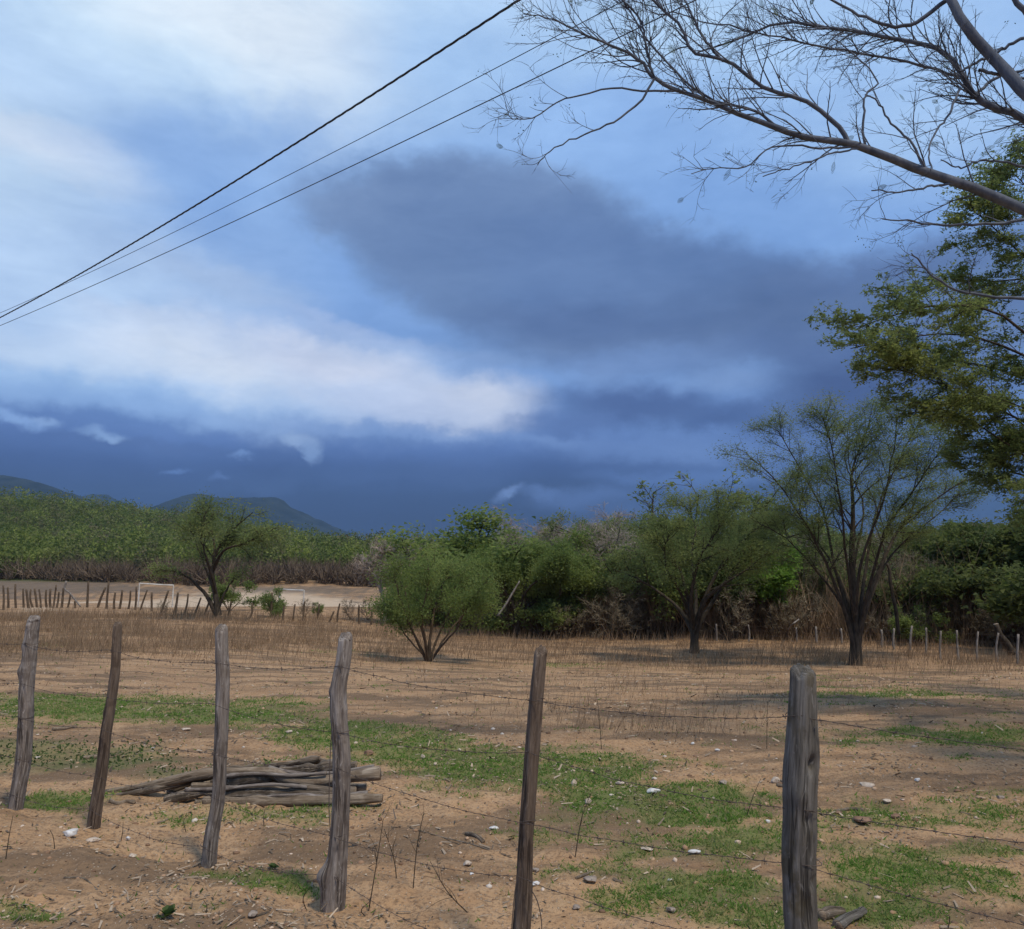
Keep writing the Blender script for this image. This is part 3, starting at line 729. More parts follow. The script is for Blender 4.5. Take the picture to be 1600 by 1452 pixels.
# --- the big vase-shaped tree in the field
limb_tree('vase_shaped_tree', 'tall vase shaped tree with many upright stems standing in the right of the field', 31, 28, [
    ([(1337, 1042), (1337, 1010), (1336, 960), (1331, 870), (1333, 800), (1331, 740), (1344, 700), (1362, 656)], 11, .8),
    ([(1339, 1042, .2), (1341, 1000, .2), (1352, 950, .2), (1378, 880, .5), (1408, 822, .8), (1450, 790, 1), (1488, 762, 1), (1535, 735, 1)], 6.6, .8),
    ([(1335, 1042, -.1), (1332, 1000, -.1), (1318, 950, -.3), (1296, 890, -.6), (1270, 838, -1), (1240, 790, -1.4), (1206, 742, -1.8), (1172, 714, -2)], 4.6, .7),
    ([(1336, 1000), (1324, 950), (1302, 880, .4), (1290, 810, .8), (1262, 752, 1.4), (1232, 702, 1.8), (1214, 672, 2)], 3.8, .7),
    ([(1340, 1000), (1346, 940), (1354, 880, .7), (1372, 795, 1.4), (1400, 730, 1.8), (1422, 685, 2), (1440, 656, 2)], 3.8, .7),
    ([(1336, 980), (1330, 930, -.4), (1320, 850, -1), (1311, 765, -1.6), (1300, 704, -1.8), (1285, 650, -2)], 3.2, .7),
    ([(1341, 1000), (1350, 950, -.3), (1368, 880, -.8), (1388, 820, -1.4), (1430, 762, -2), (1468, 706, -2.2), (1494, 676, -2.4)], 3.6, .7),
    ([(1334, 990), (1318, 950), (1292, 912), (1258, 872), (1222, 838), (1188, 818)], 3, .7),
    ([(1342, 990, .4), (1362, 930, .8), (1385, 880, 1.4), (1420, 840, 2), (1470, 800, 2.4), (1500, 770, 2.4)], 3.2, .7),
    ([(1337, 960, 1), (1335, 880, 1.6), (1350, 790, 2.2), (1320, 720, 2.6), (1330, 652, 2.8)], 3, .7),
    ([(1337, 960, -1), (1345, 880, -1.6), (1380, 780, -2.2), (1395, 710, -2.6), (1400, 650, -2.8)], 3, .7),
    ([(1336, 970, .6), (1310, 900, 1.2), (1280, 850, 1.8), (1250, 800, 2.2), (1245, 730, 2.6)], 2.8, .7),
], 1.0, [dict(n=260, t0=.4, t1=1, ang=36, lmin=.8, lmax=1.9, flat_=.15, K=6, wig=.13, up=.03, rf=.5, rmin=.012, rmax=.035, S=4),
         dict(n=2600, t0=.2, t1=1, ang=38, lmin=.3, lmax=.95, flat_=.3, K=4, wig=.15, up=.01, rf=.6, rmin=.006, rmax=.012, S=3)],
    dict(n=100000, spread=.19, size=.066, flat_=.7, asp=.42, tri=True), M['bark_dark'], M['leaf_olive'], S=10)

# --- the smaller vase tree left of it
limb_tree('low_forked_tree', 'wide low forked tree standing at the wood edge left of the tall vase shaped tree', 41, 31, [
    ([(1084, 1021), (1084, 1000), (1083, 970), (1070, 920), (1058, 880), (1030, 850), (1010, 830)], 7, .8),
    ([(1086, 1021), (1086, 995), (1096, 950), (1115, 905), (1140, 870), (1170, 835), (1195, 815)], 7, .8),
    ([(1084, 990), (1060, 950, .6), (1020, 918, 1), (985, 900, 1.2), (962, 890, 1.4)], 4, .7),
    ([(1086, 990), (1100, 940, -.6), (1135, 910, -1), (1180, 880, -1.2), (1225, 845, -1.4)], 5, .7),
    ([(1085, 990), (1088, 930, 1), (1080, 870, 1.4), (1085, 820, 2), (1070, 790, 2)], 4, .7),
    ([(1085, 985), (1080, 930, -1), (1095, 870, -1.4), (1120, 830, -2), (1130, 800, -2)], 4, .7),
    ([(1085, 985), (1065, 930, -.5), (1040, 880, -1), (1045, 830, -1.4)], 4, .7),
    ([(1087, 985), (1120, 930, .5), (1150, 890, 1), (1160, 850, 1.4), (1180, 800, 1.4)], 4, .7),
], 1.0, [dict(n=120, t0=.4, t1=1, ang=40, lmin=.7, lmax=1.6, flat_=.25, K=6, wig=.14, up=.02, rf=.55, rmin=.014, S=4),
         dict(n=1000, t0=.2, t1=1, ang=40, lmin=.3, lmax=.8, flat_=.3, K=4, wig=.15, rf=.6, rmin=.008, S=3)],
    dict(n=42000, spread=.22, size=.085, flat_=.45, asp=.45, tri=True), M['bark_dark'], M['leaf_olive'], S=8)

# --- green bush with fan of stems (centre of the field)
limb_tree('fan_bush', 'green spreading bush on a fan of thin stems at the centre of the field', 51, 27, [
    ([(668, 1036), (666, 1010), (658, 980), (640, 950), (632, 920)], 3.6, 1), ([(670, 1036), (672, 1000), (678, 960), (690, 920), (700, 895)], 3.4, 1),
    ([(667, 1036), (655, 1005, .3), (640, 980, .5), (626, 945, .8), (615, 925, 1)], 2.4, .8), ([(671, 1036), (690, 1010, -.3), (712, 985, -.6), (730, 950, -.9), (750, 915, -1)], 2.6, .8),
    ([(669, 1036), (664, 1000, -.5), (660, 960, -.9), (668, 910, -1.2), (672, 885, -1.2)], 2.4, .8), ([(670, 1036), (682, 1000, .5), (700, 960, .9), (716, 920, 1.2), (725, 890, 1.2)], 2.4, .8),
    ([(668, 1036), (650, 1000, -.6), (636, 965, -1), (620, 920, -1.2), (615, 895, -1.2)], 2.2, .8), ([(672, 1036), (700, 990, .2), (728, 955, .5), (765, 925, .7)], 2.2, .8),
    ([(668, 1030), (640, 1000, .2), (622, 975, .3), (612, 955, .4)], 1.6, .8),
], 1.0, [dict(n=90, t0=.35, t1=1, ang=42, lmin=.4, lmax=1.1, flat_=.1, K=5, wig=.14, up=.02, rf=.55, rmin=.01, S=3),
         dict(n=700, t0=.3, t1=1, ang=42, lmin=.2, lmax=.55, flat_=.1, K=4, wig=.15, rf=.6, rmin=.006, S=3)],
    dict(n=30000, spread=.2, size=.07, flat_=.3, asp=.5, tri=True), M['bark_brown'], M['leaf_green'], S=5)

# --- tree by the left fence
limb_tree('leaning_tree', 'dark leaning tree with sparse crown beside the left field fence', 61, 39, [
    ([(341, 962), (338, 940), (332, 905), (334, 880), (345, 850), (368, 825), (395, 800)], 6, .8), ([(339, 962), (322, 930), (300, 908), (282, 895), (268, 888)], 4.5, .7),
    ([(340, 950), (330, 910, .6), (318, 880, .8), (308, 850, 1), (296, 820, 1.2)], 3.4, .7), ([(333, 890), (350, 860, -.6), (380, 850, -.8), (410, 838, -1), (435, 822, -1)], 3, .7),
    ([(334, 885), (335, 850, .8), (330, 815, 1), (335, 792, 1.2)], 2.6, .7), ([(342, 950), (352, 925), (362, 910), (372, 900)], 2.4, .7), ([(338, 930), (325, 880, -1), (315, 840, -1.4), (320, 800, -1.6)], 2.6, .7),
], 1.0, [dict(n=90, t0=.4, t1=1, ang=42, lmin=.7, lmax=1.5, flat_=.3, K=5, wig=.14, up=.01, rf=.55, rmin=.014, S=3),
         dict(n=600, t0=.2, t1=1, ang=42, lmin=.3, lmax=.8, flat_=.3, K=4, wig=.15, rf=.6, rmin=.009, S=3)],
    dict(n=12000, spread=.26, size=.11, flat_=.4, asp=.5, tri=True), M['bark_dark'], M['leaf_olive'], S=6)

# --- pale bare tree
limb_tree('pale_bare_tree', 'pinkish grey leafless tree beside the left fence end', 71, 43, [
    ([(602, 972), (602, 945), (594, 920), (585, 900), (572, 888), (562, 880)], 4, .8), ([(604, 972), (606, 940), (610, 915), (622, 895), (640, 880)], 3.4, .8),
    ([(602, 950), (596, 915, .6), (590, 890, .8), (586, 865, 1)], 2.6, .8), ([(603, 950), (608, 910, -.6), (604, 880, -.8), (600, 860, -1)], 2.6, .8), ([(602, 940), (620, 905, .8), (630, 875, 1)], 2, .8),
], 1.0, [dict(n=70, t0=.3, t1=1, ang=48, lmin=.6, lmax=1.6, flat_=0, K=5, wig=.2, up=.02, rf=.6, rmin=.028, S=3),
         dict(n=900, t0=.2, t1=1, ang=48, lmin=.25, lmax=.75, flat_=0, K=4, wig=.2, rf=.6, rmin=.018, S=3),
         dict(n=900, t0=.2, t1=1, ang=48, lmin=.2, lmax=.4, flat_=0, K=3, wig=.2, rf=.6, rmin=.013, S=3)],
    None, M['twig_pink'], None, S=5)

# --- tree with leaning limbs in front of the wood
limb_tree('spreading_tree', 'green spreading tree with a thick leaning limb at the front of the wood', 81, 41, [
    ([(806, 990), (806, 965), (800, 940), (790, 915), (775, 895), (760, 880)], 5, .8), ([(808, 990), (814, 960), (835, 940), (860, 925), (890, 905), (910, 890)], 5.5, .8),
    ([(807, 970), (815, 930, .7), (830, 895, 1), (840, 870, 1.2)], 3.4, .8), ([(806, 960), (790, 925, -.7), (770, 905, -1), (740, 895, -1.2)], 3.4, .8),
    ([(850, 932), (870, 940), (880, 952)], 2, .8), ([(808, 960), (825, 920, -.8), (865, 890, -1.2), (880, 870, -1.4)], 3, .8),
], 1.0, [dict(n=90, t0=.35, t1=1, ang=42, lmin=.7, lmax=1.7, flat_=.1, K=5, wig=.14, up=.02, rf=.55, rmin=.015, S=3),
         dict(n=700, t0=.2, t1=1, ang=42, lmin=.3, lmax=.9, flat_=.1, K=4, wig=.15, rf=.6, rmin=.01, S=3)],
    dict(n=52000, spread=.22, size=.10, flat_=.2, asp=.55, tri=True), M['bark_dark'], M['leaf_green'], S=7)


# ------------------------------------------------------------------ archetype trees for the wood
def archetype(seed, h, stems, tilt, lv, leaf, r0, wmat, cmat, fork=.25, trunk_h=.0, bare_crown=None):
    rng = rng_(seed); wood = MB(); crown = MB()
    th = trunk_h * h
    if th:
        tp, tr = grow(rng, np.zeros((1, 3)), np.array([[rng.normal() * .1, rng.normal() * .1, 1]]), np.array([th]), np.array([r0]), 6, .06, .02, .75)
        V, Fq = tubes(tp, tr, 7); wood.add(V, Fq); p0 = tp[0, -1]; rr = tr[0, -1]
    else: p0 = np.zeros(3); rr = r0
    az_ = np.arange(stems) * 2 * math.pi / stems + rng.normal(size=stems) * .4
    tl = np.radians(tilt) * (.35 + .8 * rng.random(stems))
    D = np.stack([np.cos(az_) * np.sin(tl), np.sin(az_) * np.sin(tl), np.cos(tl)], -1)
    pts, rad = grow(rng, np.repeat(p0[None], stems, 0), D, (h - th) * (.75 + .3 * rng.random(stems)), np.full(stems, rr * .7), 10, .1, .01, .2)
    V, Fq = tubes(pts, rad, 5); wood.add(V, Fq)
    prev = (pts, rad)
    for i, q in enumerate(lv):
        q = dict(q); prev = kids(rng, prev[0], prev[1], **q); V, Fq = tubes(prev[0], prev[1], 3)
        (crown if (bare_crown and i > 0) else wood).add(V, Fq, rng.random())
    if leaf:
        V, Fq, t = leaves_on(rng, prev[0], **leaf); crown.add(V, Fq, t)
    lo = np.concatenate(wood.v)[:, 2].min()
    return wood.mesh('trunk', wmat, True), crown.mesh('crown', cmat)


def lvset(a, b, s=1., fl=.15): return [dict(n=a, t0=.3, t1=1, ang=44, lmin=.6 * s, lmax=1.5 * s, flat_=fl, K=5, wig=.15, up=.02, rf=.55, rmin=.016), dict(n=b, t0=.2, t1=1, ang=44, lmin=.3 * s, lmax=.85 * s, flat_=fl, K=3, wig=.15, rf=.6, rmin=.009)]


AR = {
    'round': archetype(101, 5.0, 7, 46, lvset(90, 600), dict(n=13000, spread=.26, size=.15, flat_=.2, asp=.6, tri=True), .16, M['bark_dark'], M['leaf_green'], trunk_h=.22),
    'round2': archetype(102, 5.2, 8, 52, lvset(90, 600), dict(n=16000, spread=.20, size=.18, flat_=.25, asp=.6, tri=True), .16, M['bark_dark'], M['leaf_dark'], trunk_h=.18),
    'bright': archetype(103, 4.6, 7, 50, lvset(80, 420, .9), dict(n=11000, spread=.20, size=.20, flat_=.2, asp=.6, tri=True), .14, M['bark_brown'], M['leaf_bright'], trunk_h=.2),
    'olive': archetype(104, 5.4, 8, 50, lvset(90, 650, 1., .3), dict(n=16000, spread=.22, size=.13, flat_=.4, asp=.5, tri=True), .15, M['bark_dark'], M['leaf_olive'], trunk_h=.12),
    'thin': archetype(105, 6.2, 8, 36, lvset(90, 650, 1., .2), dict(n=4200, spread=.12, size=.14, flat_=.4, asp=.5, tri=True), .14, M['bark_dark'], M['leaf_olive'], trunk_h=.15),
    'bare': archetype(106, 5.6, 8, 34, lvset(110, 1100, 1.) + [dict(n=2000, t0=.2, t1=1, ang=44, lmin=.25, lmax=.6, flat_=0, K=3, wig=.2, rf=.6, rmin=.007)], None, .12, M['bark_brown'], M['twig_brown'], trunk_h=.12, bare_crown=True),
    'pink': archetype(107, 6.0, 8, 36, lvset(120, 1200, 1.) + [dict(n=2600, t0=.2, t1=1, ang=44, lmin=.25, lmax=.6, flat_=0, K=3, wig=.2, rf=.6, rmin=.008)], None, .12, M['bark_grey'], M['twig_pink'], trunk_h=.15, bare_crown=True),
    'shrub': archetype(108, 2.6, 11, 42, lvset(90, 700, .55), None, .035, M['bark_brown'], M['twig_brown'], bare_crown=True),
    'shrubleaf': archetype(109, 2.4, 10, 46, lvset(80, 420, .5), dict(n=5200, spread=.13, size=.12, flat_=.2, asp=.6, tri=True), .04, M['bark_brown'], M['leaf_green']),
}


def put(kind, x, y, sc, name, label, cat, group=None, rz=0., zs=1., sink=.06):
    r = root(name, (x, y, float(H(x, y)) - sink), label, cat, group, rz); r.scale = (sc, sc, sc * zs)
    tr, cr_ = AR[kind]; add_obj('trunk', tr, r); add_obj('crown', cr_, r)
    return r


def atpx(px, depth): return (px - CX) / F * depth, depth
def scale_for(kind_h, px, depth, top_row):
    x, y = atpx(px, depth); top = P(px, top_row, depth)[2]; return max((top - float(H(x, y))) / kind_h, .2)


KH = {k: float(np.percentile(np.array([v.co.z for v in m_[1].vertices][::7]), 97.0)) for k, m_ in AR.items()}
# individually placed trees of the wood (column, depth, top row)
SP = [
    ('round', 742, 45.5, 814, 'round_tree', 'dense round topped dark green tree rising behind the centre bush'),
    ('pink', 925, 45.5, 800, 'pale_bare_tree', 'tallest pale leafless crown rising over the middle of the wood'),
    ('pink', 872, 47, 812, 'pale_bare_tree', 'pale leafless crown just left of the tallest pale leafless crown'),
    ('bright', 850, 50, 846, 'bright_tree', 'bright green tree top just right of the round topped tree'),
    ('thin', 1068, 45, 752, 'wispy_tree', 'tall wispy tree with thin crown above the wood'),
    ('bright', 1160, 40, 862, 'bright_tree', 'bright leaf green tree at the wood edge behind the wide low forked tree'),
    ('olive', 1000, 47, 836, 'olive_tree', 'olive green tree right of the tall pale leafless crown'),
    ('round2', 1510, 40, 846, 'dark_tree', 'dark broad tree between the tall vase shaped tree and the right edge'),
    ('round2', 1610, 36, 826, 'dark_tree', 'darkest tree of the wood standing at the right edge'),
    ('thin', 1520, 42, 826, 'wispy_tree', 'thin bare topped tree poking out of the dark wood at far right'),
    ('pink', 680, 60, 846, 'pale_bare_tree', 'small white leafless tree top left of the round topped tree'),
    ('olive', 1230, 42, 850, 'olive_tree', 'olive tree directly left behind the tall vase shaped tree'),
    ('round', 1440, 44, 866, 'round_tree', 'green round tree right behind the tall vase shaped tree'),
    ('bare', 1270, 42, 880, 'bare_tree', 'brown leafless tree left behind the tall vase shaped trunk'),
    ('round', 905, 47, 870, 'round_tree', 'green round tree below the tall pale leafless crown'),
    ('olive', 1110, 44, 800, 'olive_tree', 'olive tree whose top shows over the low forked tree'),
    ('round', 690, 47, 880, 'round_tree', 'low green tree left below the round topped tree'),
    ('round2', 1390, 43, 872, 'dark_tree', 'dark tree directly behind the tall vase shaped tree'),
]
WF = {0: 1.6, 1: 1.35, 2: 1.2, 3: 1.2, 4: 1.2, 7: 1.2, 8: 1.3, 12: 1.2, 14: 1.2}
for i, (k, px, dp, top, nm_, lb) in enumerate(SP):
    x, y = atpx(px, dp); s_ = scale_for(KH[k], px, dp, top); wf = WF.get(i, 1.); put(k, x, y, s_ * wf, nm_, lb, 'tree', None, i * 1.7, 1 / wf)

ZN = [(700, 'left of the round topped tree'), (860, 'between centre bush and spreading tree'), (1050, 'between spreading tree and low forked tree'), (1300, 'between low forked and vase shaped trees'), (1440, 'right behind the vase shaped tree'), (9999, 'at far right behind the pale posts')]
def zone(px): return next(t for l, t in ZN if px < l)
rg = random.Random(4)
LB = {'bright': ('bright_tree', 'bright green tree inside the wood behind the field'), 'round': ('green_tree', 'green leafy tree inside the wood behind the field'), 'round2': ('dark_tree', 'dark leafy tree in the shade of the right-hand wood'), 'olive': ('olive_tree', 'olive green tree inside the wood behind the field'),
      'bare': ('bare_tree', 'brown leafless tree inside the wood behind the field'), 'thin': ('wispy_tree', 'thin crowned wispy tree inside the wood behind the field'), 'pink': ('pale_bare_tree', 'pale leafless tree inside the wood behind the field')}
GP = {'bright': 'bright green trees of the wood', 'round': 'green trees of the wood', 'round2': 'dark trees of the right-hand wood', 'olive': 'olive trees of the wood', 'bare': 'brown leafless trees of the wood', 'thin': 'wispy trees of the wood', 'pink': 'pale leafless trees of the wood'}
n_ = 0
while n_ < 125:
    px = rg.uniform(630, 1740); dp = rg.uniform(0, 1) ** 1.3 * 34 + np.interp(px, [630, 900, 1300, 1600], [45, 42, 38.5, 36])
    if px < 700 and dp < 46: continue
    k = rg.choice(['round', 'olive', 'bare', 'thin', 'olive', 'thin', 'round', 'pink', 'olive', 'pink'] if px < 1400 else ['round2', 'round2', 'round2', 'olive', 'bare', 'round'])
    top = np.interp(px, [600, 700, 850, 1000, 1200, 1400, 1600, 1900], [866, 856, 834, 822, 826, 842, 826, 816]) + rg.uniform(-8, 30)
    x, y = atpx(px, dp); s_ = min(scale_for(KH[k], px, dp, top), 1.9)
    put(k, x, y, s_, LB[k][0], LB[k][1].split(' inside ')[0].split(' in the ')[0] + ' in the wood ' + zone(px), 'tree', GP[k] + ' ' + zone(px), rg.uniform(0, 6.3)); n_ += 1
n_ = 0
while n_ < 95:
    px = rg.uniform(640, 1800); dp = np.interp(px, [640, 900, 1300, 1600], [43.5, 40, 37, 34.5]) + rg.uniform(0, 7); px = min(px, 1690)
    x, y = atpx(px, dp); k = 'shrub' if rg.random() < .84 else 'shrubleaf'
    put(k, x, y, rg.uniform(.6, 1.25), 'leafless_shrub' if k == 'shrub' else 'leafy_shrub', ('leafless brown shrub ' if k == 'shrub' else 'small green shrub ') + 'at the wood edge ' + zone(px), 'shrub', ('leafless shrubs ' if k == 'shrub' else 'green shrubs ') + zone(px), rg.uniform(0, 6.3), 1); n_ += 1
# shrubs on the left
for (px, row, k, s_, lb) in ((425, 965, 'shrubleaf', .62, 'bright green bush by the left fence right of the leaning tree'), (497, 962, 'shrubleaf', .3, 'tiny green bush by the left fence posts'), (640, 975, 'shrubleaf', .8, 'green shrub left of the fan shaped bush'),
                             (358, 955, 'shrubleaf', .85, 'leafy bush growing at the foot of the leaning tree'), (548, 968, 'shrub', .45, 'little leafless shrub by the left fence'), (475, 966, 'shrub', .42, 'small brown leafless shrub beside the goal nearer the wood'),
                             (575, 968, 'shrub', .5, 'leafless shrub at the foot of the pinkish grey bare tree'), (250, 962, 'shrub', .35, 'dry leafless shrub between the left fence posts')):
    g = G(px, row); put(k, g[0], g[1], s_, 'green_bush' if k == 'shrubleaf' else 'dry_bush', lb, 'bush', None, px, 1)

# pale fallen limbs and dead trunks at the wood edge
def stick(name, pts, r0, r1, mat, label, cat, S=8, n=14, group=None, seed=0, bump=.12, parent=None):
    rng = rng_(seed + 900); sp = smooth_path(pts, n)
    a = np.linspace(0, 1, n); rad = (r0 + (r1 - r0) * a) * (1 + bump * vnoise(a * 9 + seed, seed * 1.7, 0))
    base = sp[0].copy(); V, Fq = tubes(sp[None], rad[None], S)
    L_ = np.concatenate(([0], np.cumsum(np.linalg.norm(np.diff(sp, axis=0), axis=1))))
    ang = np.arange(S) * 2 * math.pi / S
    # grooves
    R_ = V.reshape(n, S, 3) - sp[:, None]; gr = 1 + .26 * fbm(np.cos(ang)[None] * 2.2 + seed, np.sin(ang)[None] * 2.2, L_[:, None] * 1.6 + seed, 3)
    V = (sp[:, None] + R_ * gr[..., None]).reshape(-1, 3)
    caps = [np.concatenate([V, sp[[0]], sp[[-1]]])]
    V = caps[0]; c0, c1 = n * S, n * S + 1
    T = [(c0, (j + 1) % S, j) for j in range(S)] + [(c1, (n - 1) * S + j, (n - 1) * S + (j + 1) % S) for j in range(S)]
    uv = np.concatenate([np.stack([np.tile(np.minimum(np.arange(S), S - np.arange(S)) / S * 2 * math.pi * r0, n), np.repeat(L_, S)], -1), [[0, 0], [0, L_[-1]]]])
    me = build_mesh(name, local(V, base), [np.array(T), Fq], [mat, M['cut_wood']], None, True, matidx=[1] * len(T) + [0] * len(Fq), uv=uv)
    o = add_obj(name, me, parent, tuple(base) if parent is None else tuple(base - np.array(parent.location)))
    if parent is None: tag(o, label, cat, group)
    return o


stick('dead_limb', [P(778, 962, 39), P(790, 945, 39), P(802, 925, 39), P(812, 908, 39)], .06, .035, M['bark_grey'], 'pale dead limb slanting up in front of the spreading tree', 'dead branch', seed=1)
stick('dead_tree', [P(1582, 1022, 30.5), P(1572, 1005, 30.5), P(1562, 992, 30.5), P(1556, 975, 30.5)], .16, .10, M['bark_dark'], 'dark slanting dead trunk at the right edge fence', 'tree', seed=2)
stick('dead_limb', [P(1475, 902, 38), P(1490, 914, 38), P(1499, 924, 38)], .05, .04, M['bark_grey'], 'pale bare limb showing against the dark wood at far right', 'dead branch', seed=3)
stick('dead_tree', [P(1376, 880, 33), P(1388, 885, 33), P(1392, 915, 33), P(1400, 955, 33), P(1404, 992, 33)], .05, .09, M['bark_dark'], 'thin dark bent dead trunk right of the tall vase shaped tree', 'tree', seed=4)
stick('fallen_branch', [P(104, 908, 42), P(101, 920, 42), P(108, 926, 42), P(118, 938, 42), P(126, 948, 42)], .05, .04, M['bark_grey'], 'grey fallen branch leaning across the far left fence', 'branch', seed=5)
stick('fallen_branch', [G(1228, 992), P(1236, 978, 36), P(1248, 968, 36)], .04, .03, M['bark_grey'], 'pale forked dead branch lying before the wood', 'branch', seed=6)

# ------------------------------------------------------------------ wooded slope, scrub belt (masses)
def wood_mass():
    rng = rng_(77); pos = []
    yy = 150.
    while yy < 560:
        step = 3.6 + (yy - 150) * .011
        xs = np.arange(-.78 * yy - 10, .02 * yy + 12, step); xs = xs + rng.normal(size=len(xs)) * step * .35
        pos.append(np.stack([xs, yy + rng.normal(size=len(xs)) * step * .4], -1)); yy += step * .95
    pos = np.concatenate(pos); n = len(pos)
    R = (1.5 + 3.0 * rng.random(n) ** 2.4) * (1 + (pos[:, 1] - 150) / 700); hh = R * (1.0 + .5 * rng.random(n))
    z = H(pos[:, 0], pos[:, 1]); kt = fbm(pos[:, 0] * .03, pos[:, 1] * .03, 2, 3) * .5 + .5
    per = (300 - (pos[:, 1] - 150) * .5).clip(90, 300).astype(int)
    ci = np.repeat(np.arange(n), per); m_ = len(ci)
    u = rng.normal(size=(m_, 3)); u[:, 2] = np.abs(u[:, 2]) * 1.0 - .25; u = nrm(u)
    lump = 1 + .28 * fbm(u[:, 0] * 2.2 + ci * 3.1, u[:, 1] * 2.2, u[:, 2] * 2.2, 2)
    rr = (.72 + .28 * rng.random(m_) ** .5) * lump
    p = np.stack([pos[ci, 0] + u[:, 0] * R[ci] * rr, pos[ci, 1] + u[:, 1] * R[ci] * rr, z[ci] + hh[ci] * .75 + u[:, 2] * hh[ci] * rr], -1)
    s_ = (.42 + .34 * rng.random(m_)) * (1 + (p[:, 1] - 150) / 450)
    V, Fq = leaf_quads(rng, p, s_, .2, .7, True)
    shade_ = rng.random(n); tint = np.clip(.0 + 1.0 * (rng.random(n)[ci] ** 2.2) + .45 * kt[ci] - .15 + .15 * rng.random(m_), 0, 1)
    me = build_mesh('wooded_slope', V, Fq, leaf_mat('slope_leaves', (.085, .115, .036), (.215, .25, .062), (.145, .13, .075), .3, .10), {'tint': np.repeat(tint, 3)})
    tag(add_obj('wooded_slope', me), 'low green forest covering the long hillside on the left', kind='stuff')


wood_mass()


def scrub_mass():
    rng = rng_(78); n = 900
    px = rng.uniform(-150, 760, n)
    front = np.interp(px, [-150, 0, 250, 340, 480, 600, 760], [150, 146, 132, 128, 132, 128, 125]); yy = front + rng.random(n) * 24
    xx = (px - CX) / F * yy; z = H(xx, yy)
    nb = 58; ci = np.repeat(np.arange(n), nb); m_ = len(ci)
    hgt = (1.6 + 3.0 * rng.random(n) ** 1.3); a = rng.uniform(0, 6.283, m_); tl = rng.uniform(.0, .9, m_)
    D = np.stack([np.cos(a) * np.sin(tl), np.sin(a) * np.sin(tl), np.cos(tl)], -1)
    P0 = np.stack([xx[ci], yy[ci], z[ci]], -1) + D * (rng.random(m_) * .6 * hgt[ci])[:, None] + rng.normal(size=(m_, 3)) * (.25, .25, .0)
    P1 = P0 + nrm(D + rng.normal(size=(m_, 3)) * .35) * (hgt[ci] * (.4 + .4 * rng.random(m_)))[:, None]
    sd = nrm(np.cross(P1 - P0, rng.normal(size=(m_, 3)))) * (.045 + .05 * rng.random(m_))[:, None]
    V = np.stack([P0 - sd, P0 + sd, P1], 1).reshape(-1, 3)
    t = np.repeat(np.clip(rng.random(n)[ci] * .5 + rng.random(m_) * .5, 0, 1), 3)
    m, N = new_mat('scrub_twigs'); tt = N.n('ShaderNodeAttribute', attribute_name='tint').outputs['Fac']
    mt = finish(m, N, N.mix(tt, (.080, .058, .040), (.185, .137, .095)), .95)
    me = build_mesh('dry_scrub', V, np.arange(m_ * 3).reshape(-1, 3), mt, {'tint': t})
    tag(add_obj('dry_scrub', me), 'belt of leafless brown scrub at the foot of the wooded slope', kind='stuff')


scrub_mass()


def undergrowth():
    rng = rng_(79); n = 60000
    px = rng.uniform(630, 1900, n); yy = np.interp(px, [630, 900, 1300, 1600], [45.5, 42, 38.5, 36]) + rng.random(n) ** 1.4 * 26
    xx = (px - CX) / F * yy; z = H(xx, yy)
    P0 = np.stack([xx, yy, z - .05], -1); hg = .5 + 2.6 * rng.random(n) ** 1.8
    clump = .5 + .8 * ss(fbm(xx * .5, yy * .5, 0, 2) + .5); hg = hg * clump
    P0[:, 2] += rng.random(n) * .8 * hg
    D = nrm(np.stack([rng.normal(size=n) * .35, rng.normal(size=n) * .35, np.ones(n)], -1)); P1 = P0 + D * hg[:, None]
    sd = nrm(np.cross(D, rng.normal(size=(n, 3)))) * (.010 + .016 * rng.random(n))[:, None]
    V = np.stack([P0 - sd, P0 + sd, P1], 1).reshape(-1, 3)
    me = build_mesh('undergrowth', V, np.arange(n * 3).reshape(-1, 3), M['weed'], {'tint': np.repeat(.25 + rng.random(n) * .75, 3)})
    tag(add_obj('undergrowth', me), 'tangled leafless brown undergrowth beneath the wood', kind='stuff')


undergrowth()

